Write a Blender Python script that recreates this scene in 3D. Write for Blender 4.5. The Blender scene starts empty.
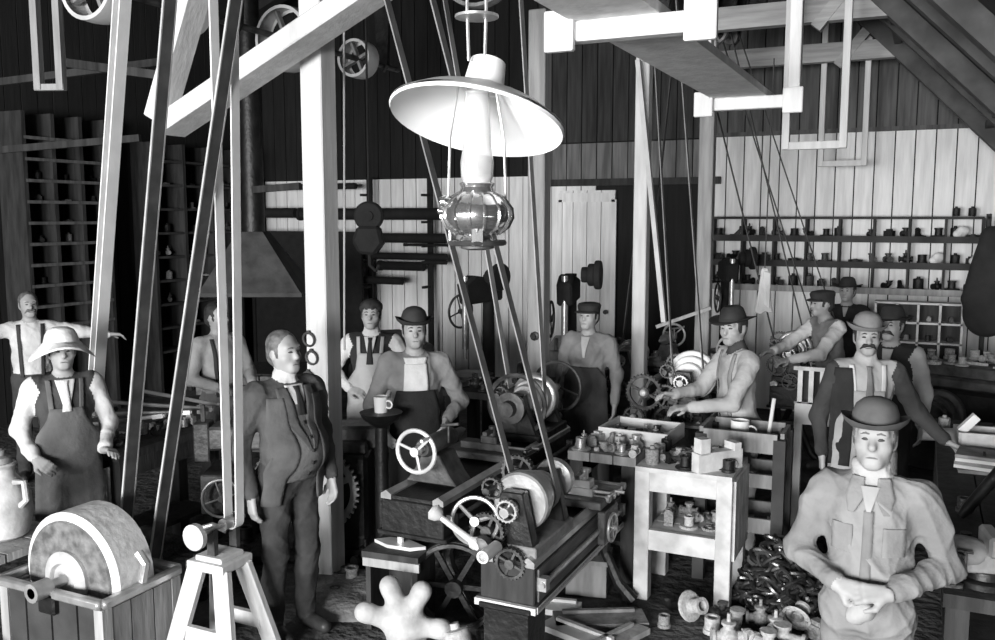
import bpy, math, random
import numpy as np
from mathutils import Matrix, Vector
random.seed(7); np.random.seed(7)
PI = math.pi
C = bpy.context.scene.collection
SC = bpy.context.scene

# ------------------------------------------------------------------ camera, world, light, exposure
FPX, CAMH = 900.0, 2.42
PITCH = math.atan((320 - 217) / FPX)
YAW = math.atan((925 - 497.5) * math.cos(PITCH) / FPX)
cd = bpy.data.cameras.new('camera'); cam = bpy.data.objects.new('camera', cd); C.objects.link(cam)
cd.sensor_fit = 'HORIZONTAL'; cd.sensor_width = 36.0; cd.lens = 36.0 * FPX / 995.0; cd.clip_end = 200
cam.location = (0, 0, CAMH); cam.rotation_euler = (PI / 2 - PITCH, 0, YAW)
SC.camera = cam
w = bpy.data.worlds.new('world'); SC.world = w; w.use_nodes = True
w.node_tree.nodes['Background'].inputs[0].default_value = (1, 1, 1, 1)
w.node_tree.nodes['Background'].inputs[1].default_value = 0.10
SC.view_settings.view_transform = 'Standard'; SC.view_settings.look = 'None'
SC.view_settings.gamma = 1.0; SC.view_settings.use_curve_mapping = False
SC.view_settings.exposure = 0.55
YF = -6.5          # front wall (behind the photographer) with its tall windows
XR = 2.3           # side wall; its windows are added to brighten belts and back wall
def window_light(name, loc, rot, sx, sy, power):
    l = bpy.data.lights.new(name, 'AREA'); l.shape = 'RECTANGLE'; l.size = sx; l.size_y = sy; l.energy = power
    o = bpy.data.objects.new(name, l); C.objects.link(o); o.location = loc; o.rotation_euler = rot; return o
FRONT_WIN = [(-6.6, 2.2), (-3.4, 2.2), (-0.2, 2.2)]
for i, (wx, wz) in enumerate(FRONT_WIN):
    window_light('window_daylight', (wx, YF + 0.05, wz), (PI / 2, 0, 0), 2.3, 2.3, (300, 760, 800)[i])
ADDED_SIDE_WIN = [(0.6, 2.3), (7.6, 2.3), (9.9, 2.3)]
for wy, wz in ADDED_SIDE_WIN:
    window_light('window_daylight', (XR - 0.05, wy, wz), (0, PI / 2, 0), 1.3, 1.5, 110)  # added side lamps, fill for belt faces and the back wall

# ------------------------------------------------------------------ places worked out from the view geometry
_fh = np.array([-math.sin(YAW), math.cos(YAW), 0]); _R = np.array([math.cos(YAW), math.sin(YAW), 0]); _U = np.array([0, 0, 1.])
_fw = _fh * math.cos(PITCH) - _U * math.sin(PITCH); _up = _U * math.cos(PITCH) + _fh * math.sin(PITCH)
_C = np.array([0, 0, CAMH])
def _ray(px, py): return _fw + _R * (px - 497.5) / FPX + _up * (320 - py) / FPX
def at(px, py, d): return Vector(_C + _ray(px, py) * d)
def atz(px, py, z): r = _ray(px, py); return Vector(_C + r * (z - CAMH) / r[2])
def aty(px, py, y): r = _ray(px, py); return Vector(_C + r * y / r[1])
def atx(px, py, x): r = _ray(px, py); return Vector(_C + r * x / r[0])
def facecam(p, extra=0): return math.atan2(-p[0], p[1]) + math.radians(extra)

# ------------------------------------------------------------------ materials (all greys: the picture has no hue)
M = {}
def mat(name, v, v2=None, rough=.7, metal=0, scale=8, bump=.25, bscale=None, stretch=(1, 1, 1), detail=5, lo=.35, hi=.65, dist=.02):
    m = bpy.data.materials.new(name); m.use_nodes = True; nt = m.node_tree; b = nt.nodes['Principled BSDF']
    b.inputs['Roughness'].default_value = rough; b.inputs['Metallic'].default_value = metal
    v2 = v * .7 if v2 is None else v2
    tc = nt.nodes.new('ShaderNodeTexCoord'); mp = nt.nodes.new('ShaderNodeMapping'); mp.inputs['Scale'].default_value = stretch
    oi = nt.nodes.new('ShaderNodeObjectInfo'); ad = nt.nodes.new('ShaderNodeVectorMath'); ad.operation = 'ADD'
    nt.links.new(tc.outputs['Object'], mp.inputs[0])
    ml = nt.nodes.new('ShaderNodeMath'); ml.operation = 'MULTIPLY'; ml.inputs[1].default_value = 40
    nt.links.new(oi.outputs['Random'], ml.inputs[0])
    nt.links.new(mp.outputs[0], ad.inputs[0]); nt.links.new(ml.outputs[0], ad.inputs[1])
    n = nt.nodes.new('ShaderNodeTexNoise'); n.inputs['Scale'].default_value = scale; n.inputs['Detail'].default_value = detail
    nt.links.new(ad.outputs[0], n.inputs['Vector'])
    r = nt.nodes.new('ShaderNodeValToRGB'); r.color_ramp.elements[0].position = lo; r.color_ramp.elements[1].position = hi
    r.color_ramp.elements[0].color = (v2, v2, v2, 1); r.color_ramp.elements[1].color = (v, v, v, 1)
    nt.links.new(n.outputs[0], r.inputs[0]); nt.links.new(r.outputs[0], b.inputs['Base Color'])
    if bump:
        n2 = nt.nodes.new('ShaderNodeTexNoise'); n2.inputs['Scale'].default_value = bscale or scale * 3; n2.inputs['Detail'].default_value = 4
        nt.links.new(ad.outputs[0], n2.inputs['Vector'])
        bp = nt.nodes.new('ShaderNodeBump'); bp.inputs['Strength'].default_value = bump; bp.inputs['Distance'].default_value = dist
        nt.links.new(n2.outputs[0], bp.inputs['Height']); nt.links.new(bp.outputs[0], b.inputs['Normal'])
    M[name] = m; return m
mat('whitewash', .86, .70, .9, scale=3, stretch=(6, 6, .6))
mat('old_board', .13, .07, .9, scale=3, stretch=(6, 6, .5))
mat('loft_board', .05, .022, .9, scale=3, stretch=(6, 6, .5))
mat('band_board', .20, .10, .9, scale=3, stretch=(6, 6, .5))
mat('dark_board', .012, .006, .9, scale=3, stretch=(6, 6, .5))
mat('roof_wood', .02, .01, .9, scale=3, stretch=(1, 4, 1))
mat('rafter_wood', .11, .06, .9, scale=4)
mat('collar_wood', .42, .28, .9, scale=3, stretch=(.6, 6, 6))
mat('white_timber', .68, .54, .8, scale=3, stretch=(5, 5, .6), bump=.15)
mat('grey_timber', .38, .26, .85, scale=4, stretch=(5, 5, .5))
mat('pale_plank', .62, .48, .85, scale=4)
mat('mid_plank', .28, .16, .85, scale=4, stretch=(4, 4, .7))
mat('dark_wood', .04, .016, .8, scale=4, stretch=(4, 4, .7))
mat('shelf_wood', .05, .025, .85, scale=4)
mat('bed_wood', .15, .07, .7, scale=4, stretch=(4, .8, 4))
mat('worn_white', .66, .42, .8, scale=7, bump=.2)
mat('chain_iron', .14, .05, .3, metal=.8, scale=9)
mat('floor_dirt', .10, .022, .95, scale=2.2, bump=.8, bscale=14, detail=9, dist=.05)
mat('dust_heap', .26, .12, .95, scale=5, bump=.7, bscale=20, dist=.03)
mat('iron', .02, .008, .45, metal=.3, scale=9)
mat('iron_grey', .10, .03, .5, metal=.3, scale=9)
mat('steel', .55, .35, .32, metal=.6, scale=9, bump=.1)
mat('bright_steel', .80, .62, .35, metal=.35, scale=6, bump=.06)
mat('cast_pale', .52, .34, .7, scale=8)
mat('cast_grey', .32, .16, .7, scale=9)
mat('nickel', .85, .75, .14, metal=.95, scale=4, bump=.03)
mat('enamel', .78, .74, .35, scale=2, bump=.02)
mat('stone', .72, .60, .9, scale=6, bump=.3)
mat('stone_dark', .22, .07, .9, scale=14, bump=.6)
mat('belt_pale', .88, .78, .7, scale=5, bump=.1)
mat('belt_grey', .24, .14, .7, scale=7, bump=.15)
mat('belt_worn', .10, .05, .7, scale=7, bump=.15)
mat('belt_edge', .46, .34, .7, scale=9, bump=.1)
mat('belt_dark', .06, .03, .7, scale=7, bump=.15)
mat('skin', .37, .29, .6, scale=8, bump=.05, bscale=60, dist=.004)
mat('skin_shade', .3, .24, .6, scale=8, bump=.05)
mat('feature', .06, .03, .5, scale=8, bump=0)
mat('lips', .16, .11, .5, scale=8, bump=0)
mat('hair_dark', .03, .012, .7, scale=30, bump=.5, bscale=90, dist=.01)
mat('hair_grey', .16, .07, .7, scale=30, bump=.5, bscale=90, dist=.01)
for nm, a, b_ in (('cloth_white', .66, .5), ('cloth_light', .42, .3), ('cloth_work', .25, .17), ('cloth_mid', .24, .15), ('cloth_suit', .085, .05), ('cloth_grey', .13, .08), ('cloth_dark', .055, .03), ('cloth_black', .022, .012), ('straw', .80, .62)):
    mat(nm, a, b_, .9, scale=5, bump=.55, bscale=9, dist=.035)
mat('hood_iron', .055, .025, .7, scale=6)
mat('soot', .010, .005, .85, scale=9)  # near-black; the look of unlit silhouettes put into the base colour
mat('leather', .04, .02, .5, scale=9)
mat('paper', .80, .68, .9, scale=4, bump=.1)
mat('felt', .10, .06, .85, scale=9, bump=.1)
mat('felt_dark', .03, .015, .85, scale=9, bump=.1)
gm = bpy.data.materials.new('glass'); gm.use_nodes = True; b = gm.node_tree.nodes['Principled BSDF']
b.inputs['Base Color'].default_value = (.92, .92, .92, 1); b.inputs['Roughness'].default_value = .06; b.inputs['Transmission Weight'].default_value = .75
b.inputs['IOR'].default_value = 1.25; M['glass'] = gm

# ------------------------------------------------------------------ mesh collecting
def basis(z):
    z = Vector(z).normalized(); a = Vector((0, 0, 1)) if abs(z.z) < .9 else Vector((1, 0, 0))
    x = a.cross(z).normalized(); return x, z.cross(x), z
class MB:
    def __init__(s): s.v = []; s.f = []
    def add(s, vs, fs):
        o = len(s.v); s.v += [tuple(v) for v in vs]; s.f += [tuple(i + o for i in f) for f in fs]; return s
    def box(s, c, d, rot=None):
        hx, hy, hz = d[0] / 2, d[1] / 2, d[2] / 2
        vs = [Vector((x, y, z)) for z in (-hz, hz) for y in (-hy, hy) for x in (-hx, hx)]
        if rot is not None:
            R = rot if isinstance(rot, Matrix) else Matrix.Rotation(rot, 3, 'Z'); vs = [R @ v for v in vs]
        c = Vector(c)
        return s.add([v + c for v in vs], [(0, 2, 3, 1), (4, 5, 7, 6), (0, 1, 5, 4), (2, 6, 7, 3), (0, 4, 6, 2), (1, 3, 7, 5)])
    def beam(s, a, b, wd, th, up=(0, 0, 1)):
        a = Vector(a); b = Vector(b); z = (b - a).normalized(); u = Vector(up)
        x = u.cross(z)
        if x.length < 1e-4: x = Vector((1, 0, 0)).cross(z)
        x.normalize(); y = z.cross(x)
        vs = [p + x * (i * wd / 2) + y * (j * th / 2) for p in (a, b) for i, j in ((-1, -1), (1, -1), (1, 1), (-1, 1))]
        return s.add(vs, [(3, 2, 1, 0), (4, 5, 6, 7), (0, 1, 5, 4), (1, 2, 6, 5), (2, 3, 7, 6), (3, 0, 4, 7)])
    def lathe(s, o, ax, prof, n=20, cap=True):
        o = Vector(o); x, y, z = basis(ax); vs = []; fs = []
        for t, r in prof:
            for k in range(n):
                a = 2 * PI * k / n; vs.append(o + z * t + (x * math.cos(a) + y * math.sin(a)) * r)
        m = len(prof)
        for i in range(m - 1):
            for k in range(n):
                fs.append((i * n + k, i * n + (k + 1) % n, (i + 1) * n + (k + 1) % n, (i + 1) * n + k))
        if cap: fs.append(tuple(range(n - 1, -1, -1))); fs.append(tuple((m - 1) * n + k for k in range(n)))
        return s.add(vs, fs)
    def cyl(s, a, b, r, r2=None, n=16):
        a = Vector(a); b = Vector(b); L = (b - a).length
        return s.lathe(a, b - a, [(0, r), (L, r if r2 is None else r2)], n)
    def tube(s, pts, r, n=8, closed=False):
        pts = [Vector(p) for p in pts]; m = len(pts); vs = []; fs = []; px = None
        for i, p in enumerate(pts):
            if closed: d = pts[(i + 1) % m] - pts[i - 1]
            else: d = pts[min(i + 1, m - 1)] - pts[max(i - 1, 0)]
            z = d.normalized()
            if px is None: x, y, _ = basis(z)
            else:
                x = px - z * px.dot(z); x.normalize(); y = z.cross(x)
            px = x
            rr = r[i] if isinstance(r, (list, tuple)) else r
            vs += [p + (x * math.cos(2 * PI * k / n) + y * math.sin(2 * PI * k / n)) * rr for k in range(n)]
        for i in range(m if closed else m - 1):
            j = (i + 1) % m
            fs += [(i * n + k, i * n + (k + 1) % n, j * n + (k + 1) % n, j * n + k) for k in range(n)]
        if not closed: fs.append(tuple(range(n - 1, -1, -1))); fs.append(tuple((m - 1) * n + k for k in range(n)))
        return s.add(vs, fs)
    def ring(s, o, ax, R, r, n=28, m=8):
        x, y, z = basis(ax); o = Vector(o)
        return s.tube([o + (x * math.cos(2 * PI * k / n) + y * math.sin(2 * PI * k / n)) * R for k in range(n)], r, m, True)
    def ball(s, o, r, n=12, sc=(1, 1, 1)):
        prof = [(-r * math.cos(PI * i / n), max(1e-4, r * math.sin(PI * i / n))) for i in range(n + 1)]
        k = MB().lathe((0, 0, 0), (0, 0, 1), prof, n)
        return s.add([Vector((v[0] * sc[0], v[1] * sc[1], v[2] * sc[2])) + Vector(o) for v in k.v], k.f)
    def prism(s, poly, o, x, y, th):
        o = Vector(o); x = Vector(x); y = Vector(y); z = x.cross(y).normalized(); n = len(poly)
        vs = [o + x * p[0] + y * p[1] + z * (t * th / 2) for t in (-1, 1) for p in poly]
        return s.add(vs, [tuple(range(n - 1, -1, -1)), tuple(range(n, 2 * n))] + [(i, (i + 1) % n, n + (i + 1) % n, n + i) for i in range(n)])
    def mesh(s, name, m, smooth=None, bevel=0):
        me = bpy.data.meshes.new(name); me.from_pydata(s.v, [], s.f); me.materials.append(M[m]); me.update()
        if smooth is None: smooth = len(s.v) > 24
        if smooth:
            me.polygons.foreach_set('use_smooth', [True] * len(me.polygons)); me.set_sharp_from_angle(angle=math.radians(38))
        return me
def obj(name, me, parent=None, loc=None, rot=None, bevel=0):
    o = bpy.data.objects.new(name, me); C.objects.link(o); o.parent = parent
    if loc is not None: o.location = loc
    if rot is not None: o.rotation_euler = rot
    if bevel:
        b = o.modifiers.new('bevel', 'BEVEL'); b.width = bevel; b.segments = 1; b.limit_method = 'ANGLE'; b.angle_limit = math.radians(50)
    return o
def part(mb, name, m, parent, bevel=0, label=None, smooth=None):
    o = obj(name, mb.mesh(name, m, smooth), parent, bevel=bevel)
    if label: o['label'] = label
    return o
def tag(o, label, cat, group=None, kind=None):
    o['label'] = label; o['category'] = cat
    if group: o['group'] = group
    if kind: o['kind'] = kind
    return o
def thing(name, label, cat, loc=(0, 0, 0), rz=0, group=None, kind=None):
    o = bpy.data.objects.new(name, None); C.objects.link(o); o.location = loc; o.rotation_euler = (0, 0, rz); o.empty_display_size = .1
    return tag(o, label, cat, group, kind)
def solo(mb, name, m, label, cat, loc=(0, 0, 0), rot=(0, 0, 0), group=None, bevel=0, kind=None):
    o = obj(name, mb.mesh(name, m), None, loc, rot, bevel); return tag(o, label, cat, group, kind)
def struct(mb, name, m, parent=None, label=None):
    o = obj(name, mb.mesh(name, m), parent)
    if parent is None: o['kind'] = 'structure'
    if label: o['label'] = label
    return o
def dup(root, loc, rz, label=None, group=None):
    r = root.copy(); C.objects.link(r); r.location = loc; r.rotation_euler = (0, 0, rz)
    if label: r['label'] = label
    if group: r['group'] = group
    for ch in list(root.children):
        c = ch.copy(); C.objects.link(c); c.parent = r
        for g in ch.children:
            d = g.copy(); C.objects.link(d); d.parent = c
    return r

# ------------------------------------------------------------------ the setting
YB, XL = 11.6, -9.6
struct(MB().box(((XL + XR) / 2, (YF + YB) / 2, -.1), (XR - XL + .6, YB - YF + .6, .2)), 'floor', 'floor_dirt')
# back wall: backing with every board on its face
wb = struct(MB().box(((XL + XR) / 2, YB + .1, 3.6), (XR - XL + .4, .12, 7.4)), 'wall_back', 'dark_board')
bw = .215
def board_mesh(wd, z0, z1, m): return MB().box((0, 0, (z0 + z1) / 2), (wd - .014, .03, z1 - z0)).mesh('plank', m)
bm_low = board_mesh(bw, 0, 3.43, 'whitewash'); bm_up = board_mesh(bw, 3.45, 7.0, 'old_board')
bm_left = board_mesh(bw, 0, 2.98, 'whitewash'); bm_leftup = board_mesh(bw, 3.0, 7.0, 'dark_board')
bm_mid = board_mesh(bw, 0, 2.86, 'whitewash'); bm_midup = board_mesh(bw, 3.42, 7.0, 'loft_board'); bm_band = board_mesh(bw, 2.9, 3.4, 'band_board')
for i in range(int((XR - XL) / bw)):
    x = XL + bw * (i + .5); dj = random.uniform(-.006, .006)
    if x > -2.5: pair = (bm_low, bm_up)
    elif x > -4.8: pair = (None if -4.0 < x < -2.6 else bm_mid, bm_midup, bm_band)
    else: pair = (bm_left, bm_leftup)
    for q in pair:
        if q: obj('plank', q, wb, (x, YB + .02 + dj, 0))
struct(MB().box((-1.0, YB - .01, 3.44), (3.1, .05, .05)), 'trim_1', 'old_board', wb)
struct(MB().box((-3.6, YB - .04, 2.88), (2.5, .10, .09)), 'trim_2', 'dark_wood', wb)
# dark sheet beside the plank door, standing in for an unlit doorway
struct(MB().box((-3.3, YB + .03, 1.43), (1.5, .02, 2.86)), 'trim_3', 'dark_board', wb)
# left wall, boarded, dark
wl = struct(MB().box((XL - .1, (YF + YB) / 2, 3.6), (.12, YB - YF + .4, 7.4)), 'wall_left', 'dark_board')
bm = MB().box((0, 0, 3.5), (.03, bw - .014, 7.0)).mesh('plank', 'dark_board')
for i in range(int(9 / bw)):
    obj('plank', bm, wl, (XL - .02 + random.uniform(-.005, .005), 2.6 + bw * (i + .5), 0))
# side wall with windows added for light, front wall with windows (all outside the view)
def pierced(name, along, fixed, a0, a1, zt, wins, ww, wh):
    mb = MB(); cuts = sorted(wins); cur = a0
    def bx(s0, s1, z0, z1):
        if s1 - s0 < 1e-3 or z1 - z0 < 1e-3: return
        if along == 'x': mb.box(((s0 + s1) / 2, fixed, (z0 + z1) / 2), (s1 - s0, .14, z1 - z0))
        else: mb.box((fixed, (s0 + s1) / 2, (z0 + z1) / 2), (.14, s1 - s0, z1 - z0))
    for c, zc in cuts:
        bx(cur, c - ww / 2, 0, zt); bx(c - ww / 2, c + ww / 2, 0, zc - wh / 2); bx(c - ww / 2, c + ww / 2, zc + wh / 2, zt); cur = c + ww / 2
    bx(cur, a1, 0, zt)
    return struct(mb, name, 'dark_board')
pierced('wall_front', 'x', YF - .08, XL, XR, 7.0, FRONT_WIN, 2.4, 2.4)
pierced('wall_right', 'y', XR + .08, YF, YB, 4.0, ADDED_SIDE_WIN, 1.6, 1.4)
wn = 0
def window(along, fixed, c, zc, ww, wh):
    global wn; wn += 1
    o = bpy.data.objects.new('window_%d' % wn, None); C.objects.link(o); o['kind'] = 'structure'; o.location = (c, fixed, zc) if along == 'x' else (fixed, c, zc)
    if along == 'y': o.rotation_euler = (0, 0, PI / 2)
    f = MB()
    for sx in (-1, 1): f.box((sx * (ww / 2 - .04), 0, 0), (.08, .1, wh))
    for sz in (-1, 1): f.box((0, 0, sz * (wh / 2 - .04)), (ww, .1, .08))
    for k in (-1, 0, 1): f.box((k * ww / 4, 0, 0), (.03, .06, wh))
    f.box((0, 0, 0), (ww, .06, .03))
    part(f, 'window_frame', 'grey_timber', o)
    part(MB().box((0, -.02 if along == 'x' else .02, 0), (ww - .1, .006, wh - .1)), 'pane', 'glass', o)
for wx, wz in FRONT_WIN: window('x', YF - .10, wx, wz, 2.4, 2.4)
for wy, wz in ADDED_SIDE_WIN: window('y', XR + .10, wy, wz, 1.6, 1.4)  # added openings round the side fill lamps
# roof: two slopes, ridge along the room
RX, RZ, EZ = -3.65, 7.2, 2.9
def slope(nm, x0, z0, x1, z1):
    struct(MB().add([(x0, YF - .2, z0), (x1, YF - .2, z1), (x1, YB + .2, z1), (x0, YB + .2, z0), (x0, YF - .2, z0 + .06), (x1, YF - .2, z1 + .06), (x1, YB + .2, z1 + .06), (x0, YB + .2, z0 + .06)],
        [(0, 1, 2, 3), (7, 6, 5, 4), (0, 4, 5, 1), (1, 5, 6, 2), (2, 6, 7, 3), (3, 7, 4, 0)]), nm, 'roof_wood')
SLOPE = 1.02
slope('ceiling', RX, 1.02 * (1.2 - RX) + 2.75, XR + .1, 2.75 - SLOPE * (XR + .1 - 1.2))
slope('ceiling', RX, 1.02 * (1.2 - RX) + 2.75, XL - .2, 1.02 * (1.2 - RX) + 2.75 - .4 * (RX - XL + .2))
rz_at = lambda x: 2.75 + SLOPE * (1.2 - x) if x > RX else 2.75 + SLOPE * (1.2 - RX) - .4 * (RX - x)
for k, ty in enumerate((4.3, 6.5, 8.6, 10.8)):
    t = thing('roof_truss', ['pale collar beam roof truss above the cone pulley lathe at the posts', 'collar beam roof truss over the middle of the shop', 'thick collar beam roof truss with rafters sloping down beside the pipe hangers', 'slim collar beam roof truss just before the board wall'][k], 'roof truss', (0, ty, 0), kind='structure')
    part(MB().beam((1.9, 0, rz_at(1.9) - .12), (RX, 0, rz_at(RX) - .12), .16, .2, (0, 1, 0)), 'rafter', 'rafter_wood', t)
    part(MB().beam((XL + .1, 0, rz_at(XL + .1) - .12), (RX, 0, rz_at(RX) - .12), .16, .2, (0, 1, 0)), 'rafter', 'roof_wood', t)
    zc = 4.22
    part(MB().beam((-2.3, 0, zc), (-.25, 0, zc), .12, .2), 'collar_beam', 'collar_wood', t)
    part(MB().beam((-.95, -.02, zc - .15), (-.55, -.02, zc + .35), .1, .1, (0, 1, 0)), 'strut', 'collar_wood', t)
# second rafter line, closely below the roof, at the wall side
for k, ty in enumerate((5.4, 7.55, 9.7)):
    solo(MB().beam((1.9, 0, rz_at(1.9) - .08), (RX, 0, rz_at(RX) - .08), .10, .14, (0, 1, 0)), 'rafter', 'rafter_wood', 'bare common rafter between two roof trusses', 'rafter', (0, ty, 0), group='common rafters', kind='structure')
for k, px_ in enumerate((1.35, .55, -.35, -1.3)):
    solo(MB().box((0, (YF + YB) / 2, 0), (.07, YB - YF, .07), None), 'purlin', 'rafter_wood', 'long purlin running under the roof boards', 'purlin', (px_, 0, rz_at(px_) - .05), group='roof purlins', kind='structure')

# posts ------------------------------------------------------------------
def post(label, x, y, wd, z1, m, extras=None):
    t = thing('timber_post', label, 'post', (x, y, 0), kind='structure')
    part(MB().box((0, 0, z1 / 2), (wd, wd, z1)), 'shaft', m, t, bevel=.008)
    return t
pp = atz(320, 578, 0)
tp = post('thick whitewashed timber post behind the man in the suit', pp.x, pp.y + .1, .165, 4.1, 'white_timber')
# stain patch and iron hooks with rope loops on that post
for k, (dz, dx) in enumerate(((1.62, -.02), (1.5, .0), (1.36, -.03), (1.24, .01))):
    part(MB().ring((-.03 + dx, -.095, dz), (0, 1, .15), .045, .008, 14, 6).box((-.03 + dx, -.09, dz + .05), (.02, .03, .02)), 'rope_loop', 'belt_dark', tp)
p2 = at(539, 250, 7.6); t2 = post('grey timber post beside the plank door with a bolt plate low on it', p2.x, p2.y, .15, 4.1, 'grey_timber')
part(MB().lathe((0, -.075, 1.42), (0, -1, 0), [(0, .04), (.02, .04), (.025, .02), (.05, .02)], 8), 'bolt_plate', 'iron', t2)
p3 = at(641, 260, 8.3); post('pale timber post standing before the dark doorway', p3.x, p3.y, .125, 4.1, 'white_timber')
p4 = at(705, 250, 8.9); post('grey timber post at the end of the bright board wall', p4.x, p4.y, .14, 4.1, 'grey_timber')
# two timbers of a hanging brace that meet low beside the belts
ba, bb, bc = aty(168, 128, 4.55), aty(395, -25, 4.55), aty(216, -40, 4.5)
solo(MB().beam((0, 0, 0), bb - ba, .12, .245, (0, 1, 0)), 'roof_brace', 'white_timber', 'broad whitewashed roof brace sloping up past the thick white post', 'roof brace', ba, kind='structure', bevel=.008)
solo(MB().beam((0, 0, 0), (bc - ba) * 1.1, .10, .19, (0, 1, 0)), 'roof_brace', 'white_timber', 'steep short roof brace rising from the foot of the broad brace', 'roof brace', ba + Vector((.04, -.11, .05)), kind='structure', bevel=.008)

# plank door on the back wall
dp = aty(585, 250, YB - .1)
d = bpy.data.objects.new('door_1', None); C.objects.link(d); d.location = (dp.x, YB - .02, 0); d['kind'] = 'structure'
for k in range(4): part(MB().box(((k - 1.5) * .2, 0, 1.4), (.19, .04, 2.75)), 'plank', 'whitewash', d)
part(MB().box((0, -.035, 2.68), (.8, .03, .12)), 'rail', 'whitewash', d); part(MB().box((0, -.035, .5), (.8, .03, .14)), 'rail', 'whitewash', d)
for k in (-1, 1): part(MB().box((k * .385, -.036, 1.5), (.07, .028, 2.3)), 'stile', 'whitewash', d)
part(MB().cyl((.3, -.06, 1.15), (.3, -.1, 1.15), .03), 'handle', 'iron', d)

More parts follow.
